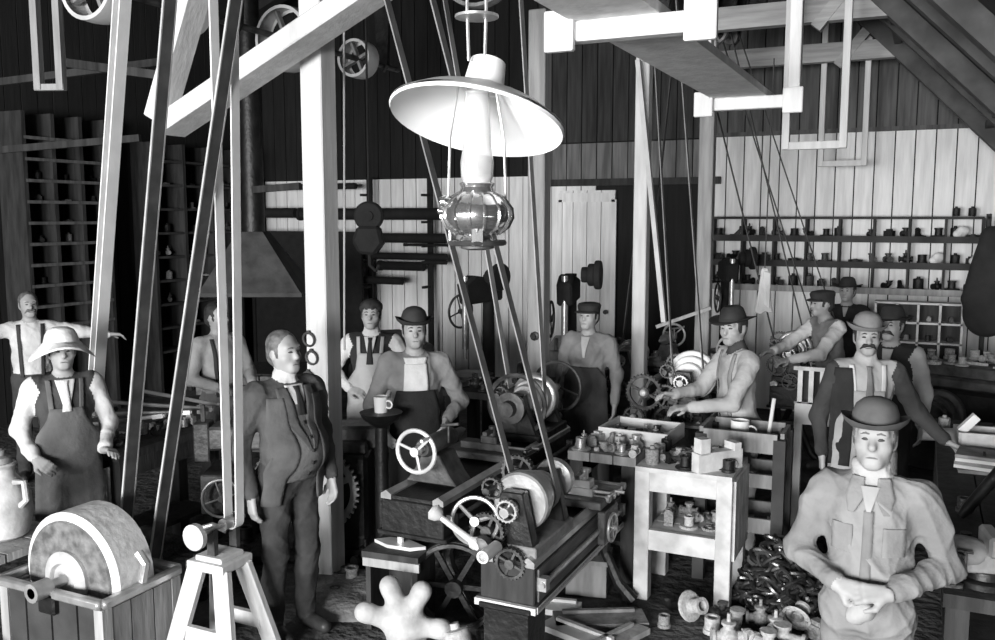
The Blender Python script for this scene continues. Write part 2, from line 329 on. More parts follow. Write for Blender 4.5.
# ------------------------------------------------------------------ people: one continuous surface each, grown from tapered limbs
class Body:
    def __init__(s): s.p = []
    def cap(s, a, b, ra, rb, m, k=.03, bias=0): s.p.append(('c', np.array(a, float), np.array(b, float), ra, rb, m, k, bias)); return s
    def ell(s, c, r, m, k=.03, bias=0, rot=None): s.p.append(('e', np.array(c, float), np.array(r, float), rot, None, m, k, bias)); return s
    @staticmethod
    def dist(q, P):
        if q[0] == 'c':
            a, b, ra, rb = q[1:5]; ba = b - a; L2 = max(ba @ ba, 1e-9)
            pa = P - a; t = np.clip((pa @ ba) / L2, 0, 1)
            dd = pa - t[..., None] * ba
            return np.sqrt((dd * dd).sum(-1)) - (ra + (rb - ra) * t)
        c, r, rot = q[1], q[2], q[3]; v = P - c
        if rot is not None: v = v @ rot
        k0 = np.sqrt(((v / r) ** 2).sum(-1)); k1 = np.sqrt(((v / (r * r)) ** 2).sum(-1))
        return k0 * (k0 - 1) / np.maximum(k1, 1e-6)
    def bounds(s, q):
        if q[0] == 'c':
            r = max(q[3], q[4]); return np.minimum(q[1], q[2]) - r, np.maximum(q[1], q[2]) + r
        r = q[2] if q[3] is None else np.full(3, q[2].max()); return q[1] - r, q[1] + r
    def field(s, h):
        lo = np.min([s.bounds(q)[0] for q in s.p], 0) - 3 * h; hi = np.max([s.bounds(q)[1] for q in s.p], 0) + 3 * h
        n = np.ceil((hi - lo) / h).astype(int) + 1
        S = np.full(n, .2, dtype=np.float32)
        for q in s.p:
            k = q[6]; b0, b1 = s.bounds(q); m = k + 2.5 * h
            i0 = np.maximum(((b0 - m - lo) / h).astype(int), 0); i1 = np.minimum(((b1 + m - lo) / h).astype(int) + 2, n)
            ax = [lo[d] + h * np.arange(i0[d], i1[d]) for d in range(3)]
            P = np.stack(np.meshgrid(*ax, indexing='ij'), -1)
            d = s.dist(q, P); sl = tuple(slice(i0[j], i1[j]) for j in range(3)); o = S[sl]
            g = np.maximum(k - np.abs(o - d), 0) / k
            S[sl] = np.minimum(o, d) - g * g * k * .25
        s.S, s.lo, s.h = S, lo, h
        return S
    def sample(s, P):
        g = (np.asarray(P) - s.lo) / s.h; i = np.clip(np.floor(g).astype(int), 0, np.array(s.S.shape) - 2); f = np.clip(g - i, 0, 1)
        v = 0
        for dx in (0, 1):
            for dy in (0, 1):
                for dz in (0, 1):
                    wt = (f[..., 0] if dx else 1 - f[..., 0]) * (f[..., 1] if dy else 1 - f[..., 1]) * (f[..., 2] if dz else 1 - f[..., 2])
                    v = v + wt * s.S[i[..., 0] + dx, i[..., 1] + dy, i[..., 2] + dz]
        return v
    def surface(s, name, wrinkle=0):
        S, lo, h = s.S, s.lo, s.h; ins = S < 0; n = np.array(S.shape)
        c = [(i, j, k) for i in (0, 1) for j in (0, 1) for k in (0, 1)]
        sub = lambda A, o: A[o[0]:n[0] - 1 + o[0], o[1]:n[1] - 1 + o[1], o[2]:n[2] - 1 + o[2]]
        cnt = sum(sub(ins, o).astype(np.int8) for o in c)
        act = (cnt > 0) & (cnt < 8); idx = -np.ones(act.shape, int); cells = np.argwhere(act); idx[act] = np.arange(len(cells))
        acc = np.zeros((len(cells), 3)); num = np.zeros(len(cells))
        for o in c:
            for d in range(3):
                if o[d]: continue
                o2 = list(o); o2[d] = 1
                a = S[tuple((cells + o).T)]; b = S[tuple((cells + o2).T)]; m = (a < 0) != (b < 0)
                t = np.where(m, a / np.where(np.abs(a - b) < 1e-9, 1, a - b), 0); p = np.tile(np.array(o, float), (len(cells), 1)); p[:, d] = t
                acc += p * m[:, None]; num += m
        V = lo + h * (cells + acc / num[:, None])
        F = []
        for d in range(3):
            e1, e2 = [(1, 2), (2, 0), (0, 1)][d]
            A = np.moveaxis(ins, d, 0); df = np.moveaxis(A[:-1] != A[1:], 0, d)
            E = np.argwhere(df); E = E[(E[:, e1] > 0) & (E[:, e2] > 0) & (E[:, e1] < n[e1] - 1) & (E[:, e2] < n[e2] - 1)]
            q = []
            for (u, v) in ((-1, -1), (0, -1), (0, 0), (-1, 0)):
                X = E.copy(); X[:, e1] += u; X[:, e2] += v; q.append(idx[tuple(X.T)])
            q = np.stack(q, 1); fl = ~ins[tuple(E.T)]; q[fl] = q[fl][:, ::-1]; F.append(q)
        F = np.concatenate(F); F = F[(F >= 0).all(1)]
        names = []
        for q in s.p:
            if q[5] not in names: names.append(q[5])
        def own(P):
            best = np.full(len(P), 9.); mid = np.zeros(len(P), int)
            for q in s.p: d = s.dist(q, P) - q[7]; m = d < best; best[m] = d[m]; mid[m] = names.index(q[5])
            return mid
        fmid = own(V[F].mean(1))
        if wrinkle:
            cl = np.array([1. if nm.startswith('cloth') else 0. for nm in names])[own(V)]
            n3 = np.zeros_like(V); a = V[F]; fn = np.cross(a[:, 2] - a[:, 0], a[:, 3] - a[:, 1])
            for j in range(4): np.add.at(n3, F[:, j], fn)
            n3 /= np.maximum(np.linalg.norm(n3, axis=1, keepdims=True), 1e-12)
            W = np.zeros(len(V)); rng = np.random.RandomState(len(V) % 997)
            wp = V + .03 * np.sin(V[:, [1, 2, 0]] * 17 + 1.3)
            for j in range(7):
                d = rng.normal(size=3) * [1, 1, .8]; d /= np.linalg.norm(d); W += (1 - np.abs(np.sin(wp @ d * rng.uniform(11, 26) + rng.uniform(0, 6)))) ** 2.2
            V = V + n3 * ((W / 7 - .28) * wrinkle * cl)[:, None]
        me = bpy.data.meshes.new(name); me.from_pydata(V.tolist(), [], F.tolist())
        for nm in names: me.materials.append(M[nm])
        me.polygons.foreach_set('material_index', fmid); me.polygons.foreach_set('use_smooth', [True] * len(F)); me.update()
        return me
def hand(B, w, d, n, side, m='skin', curl=.6, sc=1.0):
    """w wrist, d pointing direction, n palm-to-back normal, side: +1/-1 where the thumb leaves"""
    w = Vector(w); d = Vector(d).normalized(); n = Vector(n); n = (n - d * n.dot(d)).normalized(); s = d.cross(n) * side
    for k in (-1, 0, 1): B.cap(w + s * (k * .012), w + d * .085 * sc + s * (k * .024 * sc), .017, .015, m, .012)
    for k, L in enumerate((.072, .082, .076, .06)):
        b = w + d * .085 * sc + s * ((1.5 - k) * .0195 * sc); a1 = curl * .7; a2 = curl * 1.7
        d1 = d * math.cos(a1) - n * math.sin(a1); d2 = d * math.cos(a2) - n * math.sin(a2)
        m1 = b + d1 * L * .52 * sc; B.cap(b, m1, .0105, .0095, m, .006); B.cap(m1, m1 + d2 * L * .5 * sc, .0095, .008, m, .005)
    t0 = w + d * .025 + s * .02; t1 = t0 + (d * .6 + s * .75 - n * .25) * .045 * sc; t2 = t1 + (d * .9 + s * .1 - n * .45) * .04 * sc
    B.cap(t0, t1, .016, .012, m, .01); B.cap(t1, t2, .0115, .009, m, .006)
def V3(*a): return np.array(a, float)
def person(label, pos, rz, H=1.75, step=.011, shirt='cloth_light', sleeve=None, trous='cloth_dark', skin='skin', hair='hair_dark', collar=None,
           armL=None, armR=None, lean=0, turn=0, belly=0, bare=False, moustache=False, beard=False, forearm=None, hat=None, hatmat='felt_dark', garments=(), legs_apart=.1, nod=0, bald=False, width=1.0, fold=.032, bushy=False):
    """local frame: feet at z=0, looks along -Y; L is the -X arm. arms: (elbow, wrist, hand direction, palm-back normal)"""
    B = Body(); sl = sleeve or shirt; fa = forearm or sl; f = H / 1.75
    ln = math.radians(lean)
    def T(p):                                          # lean of the upper body about the hips, then height scale
        p = V3(*p)
        if p[2] > .95:
            z = p[2] - .95; p = V3(p[0], p[1] * math.cos(ln) - z * math.sin(ln), .95 + z * math.cos(ln) + p[1] * math.sin(ln))
        return p * f
    hr = Matrix.Rotation(math.radians(turn), 3, 'Z') @ Matrix.Rotation(math.radians(-nod), 3, 'X'); hrn = np.array(hr)
    hc0 = V3(0, -.012, 1.6)
    pv = V3(0, -.005, 1.5)
    def Hd(p): return T(pv + (hc0 + hrn @ (V3(*p) - hc0) - pv) * .93 + V3(0, 0, -.012))
    W_ = width
    # legs, pelvis, trunk
    for s in (-1, 1):
        hip, kn, an = (s * .085, 0, .92), (s * (legs_apart + .005), -.015, .5), (s * legs_apart * 1.1, .025, .09)
        B.cap(T(hip), T(kn), .098 * f * W_, .07 * f, trous, .04); B.cap(T(kn), T(an), .072 * f, .062 * f, trous, .03)
        B.cap(T((an[0], .02, .05)), T((an[0] * 1.12, -.15, .04)), .046, .038, 'leather', .015)
    B.ell(T((0, .0, .95)), V3(.172 * W_, .125, .13) * f, trous, .05)
    B.ell(T((0, -.015 - belly * .5, 1.1)), V3(.165 * W_, .125 + belly, .16) * f, shirt, .05)
    B.ell(T((0, .0, 1.29)), V3(.178 * W_, .12 + belly * .3, .19) * f, shirt, .05)
    B.cap(T((-.15 * W_, .015, 1.42)), T((.15 * W_, .015, 1.42)), .068 * f, .068 * f, shirt, .05)
    B.cap(T((0, .02, 1.42)), T((0, -.005, 1.575)), .062 * f, .054 * f, skin, .03)
    if collar: B.cap(T((0, .02, 1.45)), T((0, .008, 1.50)), .073 * f, .067 * f, collar, .012, .004)
    # head
    B.ell(Hd((0, .005, 1.665)), V3(.075, .094, .1) * f, skin, .02)
    B.ell(Hd((0, -.028, 1.6)), V3(.058, .066, .062) * f, skin, .03)
    B.cap(Hd((-.012, -.082, 1.562)), Hd((.012, -.082, 1.562)), .022 * f, .022 * f, skin, .03)
    B.cap(Hd((0, -.088, 1.668)), Hd((0, -.11, 1.634)), .010 * f, .016 * f, skin, .014)
    B.cap(Hd((-.042, -.072, 1.692)), Hd((.042, -.072, 1.692)), .016 * f, .016 * f, skin, .02)
    for s in (-1, 1):
        B.ell(Hd((s * .044, -.055, 1.628)), V3(.026, .028, .024) * f, skin, .02)
        B.ell(Hd((s * .078, .008, 1.645)), V3(.012, .022, .034) * f, skin, .01)
    B.cap(Hd((-.018, -.088, 1.588)), Hd((.018, -.088, 1.588)), .012 * f, .012 * f, skin, .012)
    if beard:
        B.ell(Hd((0, -.06, 1.555)), V3(.05, .05, .05) * f, hair, .02, .004)
        for s in (-1, 1): B.cap(Hd((s * .066, -.01, 1.63)), Hd((s * .045, -.05, 1.57)), .022 * f, .024 * f, hair, .02, .003)
    if not bald:
        B.ell(Hd((0, .03, 1.7)), V3(.083, .088, .083) * f, hair, .02, .002); B.ell(Hd((0, .055, 1.635)), V3(.072, .055, .07) * f, hair, .02, .002)
        for s in (-1, 1): B.cap(Hd((s * .072, -.02, 1.68)), Hd((s * .07, -.02, 1.64)), .012, .01, hair, .008, .003)
    if bushy:
        for k in range(16): a = PI * k / 15; B.ell(Hd((.07 * math.cos(a), -.02 + .03 * (k % 3), 1.715 + .05 * math.sin(a))), V3(.03, .035, .03) * f, hair, .015, .003)
        B.ell(Hd((0, .0, 1.74)), V3(.075, .085, .05) * f, hair, .02, .003)
    BT = Body(); BT.p = list(B.p)
    # arms
    for s, A in ((-1, armL), (1, armR)):
        if A is None: A = ((s * .25, .04, 1.13), (s * .26, -.05, .88), (0, -.15, -1), (s, 0, 0))
        sh = T((s * .185 * W_, .012, 1.405)); el, wr = V3(*A[0]) * f, V3(*A[1]) * f
        B.cap(sh, el, .07 * f, .058 * f, sl, .035); m1 = el + (wr - el) * .9
        B.cap(el, m1, .058 * f, .042 * f, fa, .025)
        if fa != skin: B.cap(el + (wr - el) * .82, m1, .044 * f, .043 * f, fa, .006, .002)
        B.cap(m1, wr, .03 * f, .027 * f, skin, .01)
        hand(B, wr, A[2], A[3], A[4] if len(A) > 4 else -s, skin, A[5] if len(A) > 5 else .5)
    B.field(step); me = B.surface('person', fold)
    root = obj('person', me, None, pos, (0, 0, rz)); tag(root, label, 'person')
    def hp(p, out=.001):                               # the point of the face in front of p
        a, b = Hd((p[0], -.2, p[2])), Hd((p[0], .0, p[2])); tt = np.linspace(0, 1, 160); P = a + (b - a) * tt[:, None]; d = B.sample(P); i = int(np.argmax(d < 0)) if (d < 0).any() else 150
        return Vector(P[i] + (a - b) / np.linalg.norm(a - b) * out)
    for s in (-1, 1):
        part(MB().tube([hp((s * .019, -.0795, 1.664)), hp((s * .026, -.084, 1.6655)), hp((s * .036, -.083, 1.6655)), hp((s * .044, -.075, 1.6635))], [.002, .0062 * f, .006 * f, .002], 8), 'eye', 'feature', root)
        part(MB().tube([hp((s * .014, -.0885, 1.688)), hp((s * .03, -.0875, 1.692)), hp((s * .05, -.074, 1.686))], [.003, .0048 * f, .002], 6), 'eyebrow', hair, root)
    part(MB().tube([hp((-.024, 0, 1.588)), hp((-.01, 0, 1.5905)), hp((.01, 0, 1.5905)), hp((.024, 0, 1.588))], [.0015, .0036 * f, .0036 * f, .0015], 6), 'mouth', 'lips', root)
    if moustache:
        mo = Body()
        for s in (-1, 1): mo.cap(hp((0, 0, 1.612)), hp((s * .026, 0, 1.607)), .010 * f, .012 * f, hair, .01); mo.cap(hp((s * .026, 0, 1.607)), hp((s * .05, 0, 1.582)), .012 * f, .005 * f, hair, .01)
        mo.field(.004); obj('moustache', mo.surface('moustache'), root)
    # clothes laid on the body
    if garments: BT.field(step * 1.2)
    for g in garments: drape(BT, f, root, *g, T=T)
    if hat: hat(root, Hd, f, hatmat, hrn, ln)
    return root
def drape(B, f, root, name, m, rows, off=.012, th=.006, cols=12, nr=26, T=None):
    """rows: (z, x_from, x_to) on the front; a sheet that follows the body"""
    zs = np.linspace(rows[0][0], rows[-1][0], nr); rz_ = [r[0] for r in rows]
    o = 1 if rz_[0] < rz_[-1] else -1
    xl = np.interp(zs * o, np.array(rz_) * o, [r[1] for r in rows]); xr = np.interp(zs * o, np.array(rz_) * o, [r[2] for r in rows])
    X = (xl[:, None] + (xr - xl)[:, None] * np.linspace(0, 1, cols)[None]) * f; Z = np.repeat(zs[:, None] * f, cols, 1)
    Y = np.full(X.shape, np.nan); pd = np.full(X.shape, 1.)
    for y in np.arange(-.62, .3, .006):
        P = np.stack([X, np.full(X.shape, y), Z], -1); inb = ((P > B.lo) & (P < B.lo + B.h * (np.array(B.S.shape) - 1))).all(-1)
        d = np.where(inb, B.sample(P), 1); hit = np.isnan(Y) & (d < off); pp_ = np.where(pd > .19, d + .006, pd); tt = np.clip((pp_ - off) / np.maximum(pp_ - d, 1e-6), 0, 1); Y[hit] = (y - .006 + .006 * tt)[hit]; pd = d
    # fill where nothing lies behind, soften hollows so cloth spans them
    for i in range(nr):
        r = Y[i]; ok = ~np.isnan(r)
        if ok.any(): Y[i] = np.interp(np.arange(cols), np.where(ok)[0], r[ok])
        elif i: Y[i] = Y[i - 1]
    base = Y.copy()
    for _ in range(3):
        Q = np.pad(Y, 1, mode='edge'); sm = (Q[:-2, 1:-1] + Q[2:, 1:-1] + Q[1:-1, :-2] + Q[1:-1, 2:]) / 4; Y = np.minimum(base, sm * .5 + Y * .5)
    mb = MB(); vs = [(X[i, j], Y[i, j], Z[i, j]) for i in range(nr) for j in range(cols)]
    mb.add(vs, [(i * cols + j, i * cols + j + 1, (i + 1) * cols + j + 1, (i + 1) * cols + j) for i in range(nr - 1) for j in range(cols - 1)])
    ob = part(mb, name, m, root, smooth=True); sd = ob.modifiers.new('thick', 'SOLIDIFY'); sd.thickness = th; sd.offset = 0
def _hat(prof, name, band=None, brimwave=0, off=(0, .0, 1.712), tilt=0, sx=1.0, sy=1.18):
    def make(root, Hd, f, hm, R, ln):
        n = 28; ax = R @ V3(0, 0, 1); Rx = np.array(Matrix.Rotation(ln + math.radians(tilt), 3, 'X'))
        c = Hd(off)
        mb = MB(); vs = []; fs = []
        for t, r in prof:
            for k in range(n):
                a = 2 * PI * k / n; bw_ = brimwave * max(0, r - .1) * (math.cos(a) ** 2) * 6
                vs.append(c + Rx @ (R @ V3(r * math.cos(a) * sx, r * math.sin(a) * sy, t + bw_)) * f)
        m = len(prof)
        for i in range(m - 1): fs += [(i * n + k, i * n + (k + 1) % n, (i + 1) * n + (k + 1) % n, (i + 1) * n + k) for k in range(n)]
        fs.append(tuple((m - 1) * n + k for k in range(n)))
        mb.add(vs, fs); h = part(mb, name, hm, root, smooth=True)
        if band:
            b = MB(); vs = []
            for t in (.006, .03):
                for k in range(n):
                    a = 2 * PI * k / n; vs.append(c + Rx @ (R @ V3((band - t * .25) * math.cos(a) * sx, (band - t * .25) * math.sin(a) * sy, t)) * f)
            b.add(vs, [(k, (k + 1) % n, n + (k + 1) % n, n + k) for k in range(n)]); part(b, 'hat_band', 'felt_dark', h, smooth=True)
    return make
BOWLER = _hat([(-.004, .092), (.004, .118), (.02, .130), (.012, .124), (.004, .1), (.006, .092), (.05, .088), (.085, .076), (.108, .05), (.117, .022), (.118, .004)], 'bowler_hat', .094, .16)
SLOUCH = _hat([(-.004, .09), (-.006, .15), (-.004, .156), (.002, .15), (.006, .092), (.04, .086), (.085, .072), (.105, .05), (.098, .025), (.096, .003)], 'brimmed_hat', .095, .1)
STRAW = _hat([(-.01, .09), (-.022, .18), (-.024, .20), (-.012, .195), (.012, .11), (.05, .098), (.085, .078), (.1, .045), (.102, .004)], 'straw_hat', None, -.15, off=(0, 0, 1.722))
CAP = _hat([(-.03, .088), (-.01, .092), (.015, .098), (.035, .1), (.052, .088), (.06, .055), (.062, .004)], 'cap', None, 0, off=(0, .005, 1.72))
_cap0 = CAP
def PEAKCAP(root, Hd, f, hm, R, ln):
    _cap0(root, Hd, f, hm, R, ln)
    h = root.children[-1]; mb = MB(); n = 12; vs = []
    for r0, z in ((.085, 1.705), (.135, 1.69)):
        for k in range(n):
            a = PI + PI * (.12 + .76 * k / (n - 1)); vs.append(Hd((r0 * math.cos(a) * .95, r0 * math.sin(a) * 1.15, z)))
    mb.add(vs, [(k, k + 1, n + k + 1, n + k) for k in range(n - 1)]); q = part(mb, 'peak', hm, h, smooth=True)
    sd = q.modifiers.new('thick', 'SOLIDIFY'); sd.thickness = .006
def BRIMCAP(root, Hd, f, hm, R, ln): SLOUCH(root, Hd, f, hm, R, ln)

APRON = lambda m, z0=1.36, z1=.5: ('apron', m, [(z0, -.1, .1), (1.2, -.12, .12), (1.1, -.19, .19), (.9, -.2, .2), (z1, -.22, .22)], .014)
def STRAPS(m, zb=1.2): return [('strap', m, [(1.46, -.115, -.085), (zb, -.10, -.07)], .007, .005, 4), ('strap', m, [(1.46, .085, .115), (zb, .07, .10)], .007, .005, 4)]
SHIRTV = lambda m, zb=1.2, w=.075: ('shirt_front', m, [(1.46, -w, w), (zb, -.008, .008)], .011)
def LAPEL(m, zb=1.15):
    return [('lapel', m, [(1.45, -.115, -.055), (1.3, -.12, -.03), (zb, -.02, -.005)], .017, .008, 6), ('lapel', m, [(1.45, .055, .115), (1.3, .03, .12), (zb, .005, .02)], .017, .008, 6)]
TIE = lambda m, zb=1.22: ('necktie', m, [(1.455, -.018, .018), (1.43, -.012, .012), (zb, -.028, .028)], .02, .006, 4)

def standing(px, py, h): p = atz(px, py, h); return Vector((p.x, p.y, 0))
# the man in the bowler hat, wiping his hands
q = standing(877, 389, 1.77)
derby = person('man in a bowler hat and pale work shirt wiping his hands beside the chain heap', q, facecam(q, -4), 1.69, .0065, fold=.05, shirt='cloth_work', trous='cloth_work', hair='hair_grey', collar='cloth_light', hat=BOWLER, hatmat='felt', width=1.0, nod=4,
    armL=((-.27, .0, 1.15), (-.095, -.22, 1.10), (.9, -.2, -.12), (.1, -.8, .5), 1, .9), armR=((.29, .02, 1.15), (.095, -.235, 1.10), (-.9, -.25, -.05), (0, -.75, .6), -1, .9), belly=.02,
    garments=[SHIRTV('skin', 1.37, .035), ('shirt_placket', 'cloth_work', [(1.37, -.018, .018), (1.0, -.02, .02)], .003, .003, 4), ('chest_pocket', 'cloth_work', [(1.31, .055, .135), (1.2, .055, .135)], .004, .004, 6), ('chest_pocket', 'cloth_work', [(1.31, -.135, -.055), (1.2, -.135, -.055)], .004, .004, 6), ('collar_flap', 'cloth_work', [(1.49, -.07, -.025), (1.42, -.09, -.02), (1.36, -.075, -.055)], .008, .006, 6), ('collar_flap', 'cloth_work', [(1.49, .025, .07), (1.42, .02, .09), (1.36, .055, .075)], .008, .006, 6)])
rag = Body()
for k in range(9): rag.ell((random.uniform(-.045, .045), -.235 + random.uniform(-.015, .015), .985 + random.uniform(-.035, .01)), (.025, .018, .03), 'cloth_light', .015)
rag.field(.008); ro = obj('wiping_rag', rag.surface('wiping_rag', .02), None, q, (0, 0, facecam(q, -4))); tag(ro, 'crumpled pale rag in the hands of the man in the bowler hat', 'rag')
# the man in the three-piece suit
q = standing(284, 331, 1.78)
suit = person('stout man in a dark three piece suit standing before the thick white post', q, facecam(q, 32), 1.78, .0075, shirt='cloth_suit', trous='cloth_dark', hair='hair_grey', collar='cloth_white', belly=.07, turn=8, width=1.05, moustache=False,
    armL=((-.26, .07, 1.12), (-.25, -.03, .86), (0, -.1, -1), (-1, 0, 0)), armR=((.27, .06, 1.13), (.24, -.08, .88), (0, -.2, -1), (1, 0, 0)),
    garments=[('vest', 'cloth_grey', [(1.36, -.05, .05), (1.1, -.085, .085), (.93, -.1, .1)], .012), SHIRTV('cloth_white', 1.3, .06), TIE('cloth_black', 1.3)] + LAPEL('cloth_suit', 1.12) + [('button', 'felt_dark', [(1.27 - .07 * k, -.009, .009), (1.252 - .07 * k, -.009, .009)], .022, .006, 3, 4) for k in range(5)]
     + [('coat_front', 'cloth_suit', [(1.4, -.17, -.09), (1.12, -.19, -.07), (.8, -.2, -.12)], .018, .01, 8), ('coat_front', 'cloth_suit', [(1.4, .09, .17), (1.12, .07, .19), (.8, .12, .2)], .018, .01, 8)])
# the men at the far side
q = standing(60, 318, 1.79)
person('man in a broad straw hat with dark vest and long apron behind the grindstone', q, facecam(q, 5), 1.69, .008, shirt='cloth_dark', sleeve='cloth_white', trous='cloth_dark', hair='hair_dark', hat=STRAW, hatmat='straw', nod=2,
    armL=((-.27, .05, 1.13), (-.2, -.14, .98), (.5, -.6, -.4), (-.5, -.6, .5)), armR=((.27, .03, 1.12), (.2, -.22, 1.0), (.3, -.9, .1), (.3, .2, 1)), garments=[APRON('cloth_grey', 1.28, .45), SHIRTV('cloth_white', 1.24, .06), TIE('cloth_white', 1.26)] + STRAPS('cloth_grey'))
q = standing(28, 292, 1.74)
person('bareheaded man in a white shirt with arms spread wide behind the straw hat', q, facecam(q, 0), 1.74, .0105, shirt='cloth_white', trous='cloth_dark', hair='hair_grey', moustache=True, turn=10,
    armL=((-.42, -.02, 1.36), (-.66, -.06, 1.32), (-1, 0, -.1), (0, .2, 1)), armR=((.42, -.04, 1.37), (.66, -.08, 1.33), (1, 0, -.1), (0, .2, 1)), garments=STRAPS('cloth_dark', .98))
q = standing(217, 303, 1.72)
person('man in a pale shirt half hidden behind the white belt strands', q, facecam(q, 30), 1.72, .0105, shirt='cloth_light', trous='cloth_mid', hair='hair_dark', turn=20, garments=STRAPS('cloth_dark', .98),
    armL=((-.27, -.02, 1.14), (-.16, -.25, 1.08), (.3, -.9, 0), (0, .2, 1)), armR=((.27, -.02, 1.14), (.16, -.25, 1.08), (-.3, -.9, 0), (0, .2, 1)))
q = standing(371, 297, 1.77)
person('dark haired young man in an open vest and pale apron with hands on hips', q, facecam(q, -8), 1.74, .009, shirt='cloth_black', sleeve='cloth_white', trous='cloth_dark', hair='hair_dark', collar='cloth_white', bushy=True,
    armL=((-.34, .06, 1.17), (-.17, -.10, 1.03), (.8, -.5, -.1), (-.3, -.5, .8)), armR=((.34, .06, 1.17), (.17, -.10, 1.03), (-.8, -.5, -.1), (.3, -.5, .8)), garments=[APRON('cloth_light', 1.33, .5), SHIRTV('cloth_white', 1.28, .05), TIE('cloth_black', 1.24)] + STRAPS('cloth_light'))
q = standing(414, 308, 1.80)
person('man in a round dark hat and black bib overalls at the hand wheel lathe', q, facecam(q, 4), 1.76, .008, shirt='cloth_mid', trous='cloth_black', hair='hair_dark', hat=BOWLER, hatmat='felt_dark',
    armL=((-.29, .03, 1.12), (-.22, -.14, .98), (.2, -.8, -.4), (-.8, -.3, .3)), armR=((.32, .02, 1.13), (.2, -.15, 1.04), (-.2, -.8, -.5), (.8, -.3, .3)),
    garments=[SHIRTV('cloth_white', 1.22, .08), ('shirt_bib', 'cloth_white', [(1.42, -.075, .075), (1.24, -.085, .085)], .014), ('overall_bib', 'cloth_black', [(1.24, -.13, .13), (1.1, -.17, .17), (.9, -.18, .18), (.5, -.2, .2)], .018)])
q = standing(589, 299, 1.73)
person('man in a grey jacket and flat dark cap before the plank door', q, facecam(q, -18), 1.70, .0105, shirt='cloth_mid', trous='cloth_dark', hat=PEAKCAP, hatmat='felt_dark', turn=-8, garments=[APRON('cloth_dark', 1.2, .6), SHIRTV('cloth_light', 1.28, .04)])
q = standing(744, 305, 1.80)
person('man in a pale shirt and dark brimmed hat reaching to the white cone pulley', q, facecam(q, -62), 1.76, .008, shirt='cloth_light', trous='cloth_light', hat=SLOUCH, hatmat='felt_dark', turn=28, lean=6, nod=0, collar='cloth_dark',
    armL=((-.24, -.2, 1.16), (-.16, -.44, 1.14), (.1, -1, .1), (-.3, 0, 1), 1, .6), armR=((.25, -.2, 1.14), (.12, -.46, 1.1), (-.1, -1, 0), (.2, 0, 1), -1, .6), garments=STRAPS('cloth_mid', .98))
q = standing(826, 292, 1.72) + Vector((.1, 0, 0))
person('man in a dark cap bending over the far cone pulley with pale sleeves', q, facecam(q, -55), 1.76, .009, shirt='cloth_mid', sleeve='cloth_white', trous='cloth_dark', hat=PEAKCAP, hatmat='felt_dark', lean=14, nod=10, turn=-8,
    armL=((-.24, -.36, 1.2), (-.12, -.58, 1.16), (.1, -1, 0), (-.3, 0, 1), 1, .6), armR=((.26, -.34, 1.18), (.14, -.56, 1.12), (-.1, -1, -.1), (.3, 0, 1), -1, .6))
q = standing(848, 276, 1.78)
person('man in a black coat and black brimmed hat before the pigeonhole shelves', q, facecam(q, -10), 1.73, .0105, shirt='cloth_black', trous='cloth_black', hat=SLOUCH, hatmat='felt_dark', turn=-10, garments=[SHIRTV('cloth_light', 1.36, .03)])
q = standing(868, 313, 1.80)
person('man with a big drooping moustache in a rounded grey hat and pale apron', q, facecam(q, 14), 1.76, .0075, shirt='cloth_light', sleeve='cloth_dark', trous='cloth_dark', hair='hair_dark', hat=BOWLER, hatmat='cloth_mid', moustache=True, turn=-6, collar='cloth_light',
    armL=((-.27, .04, 1.1), (-.26, -.06, .86), (0, -.2, -1), (-1, 0, 0)), armR=((.33, .0, 1.15), (.48, -.12, .99), (.8, -.4, -.35), (.3, .2, 1), -1, .35),
    garments=[('coat_side', 'cloth_black', [(1.44, -.2, -.1), (1.2, -.22, -.09), (.8, -.22, -.1)], .016, .01, 9), APRON('cloth_light', 1.3, .5), TIE('cloth_mid', 1.22)] + STRAPS('cloth_white'))
q = standing(893, 305, 1.76)
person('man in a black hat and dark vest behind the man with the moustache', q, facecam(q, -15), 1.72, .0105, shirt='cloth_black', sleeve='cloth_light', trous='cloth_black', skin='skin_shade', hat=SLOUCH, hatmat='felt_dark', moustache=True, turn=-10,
    garments=[SHIRTV('cloth_light', 1.25, .04)])

# ------------------------------------------------------------------ machine pieces
def wheel(mb, o, ax, R, rim=.012, hub=.025, nsp=4, wd=.03, sp=.008, ph=0.3):
    x, y, z = basis(ax); o = Vector(o)
    mb.ring(o, ax, R, rim); mb.lathe(o - z * wd / 2, ax, [(0, hub), (wd, hub)], 12)
    for k in range(nsp):
        a = 2 * PI * k / nsp + ph; d = x * math.cos(a) + y * math.sin(a); mb.cyl(o + d * hub * .8, o + d * R, sp, sp * .8, 6)
    return mb
def gear(mb, o, ax, R, wd=.03, nt=28, web=.6, hub=.3):
    x, y, z = basis(ax); o = Vector(o); pts = []
    for k in range(nt):
        for q, r in ((0, .93), (.25, .93), (.35, 1), (.65, 1), (.75, .93)):
            a = 2 * PI * (k + q) / nt; pts.append((math.cos(a) * R * r, math.sin(a) * R * r))
    inner = [(p[0] / math.hypot(*p) * R * .78, p[1] / math.hypot(*p) * R * .78) for p in pts]; n = len(pts)
    vs = [o + x * p[0] + y * p[1] + z * t for t in (-wd / 2, wd / 2) for p in pts] + [o + x * p[0] + y * p[1] + z * t for t in (-wd / 2, wd / 2) for p in inner]
    fs = []
    for i in range(n):
        j = (i + 1) % n
        fs += [(i, j, n + j, n + i), (2 * n + j, 2 * n + i, 3 * n + i, 3 * n + j), (n + i, n + j, 3 * n + j, 3 * n + i), (j, i, 2 * n + i, 2 * n + j)]
    mb.add(vs, fs)
    for k in range(4):
        d = x * math.cos(k * PI / 2 + .4) + y * math.sin(k * PI / 2 + .4); mb.beam(o, o + d * R * .8, R * .14, wd * .5, z)
    mb.lathe(o - z * wd * .8, ax, [(0, R * hub), (wd * 1.6, R * hub)], 12)
    return mb
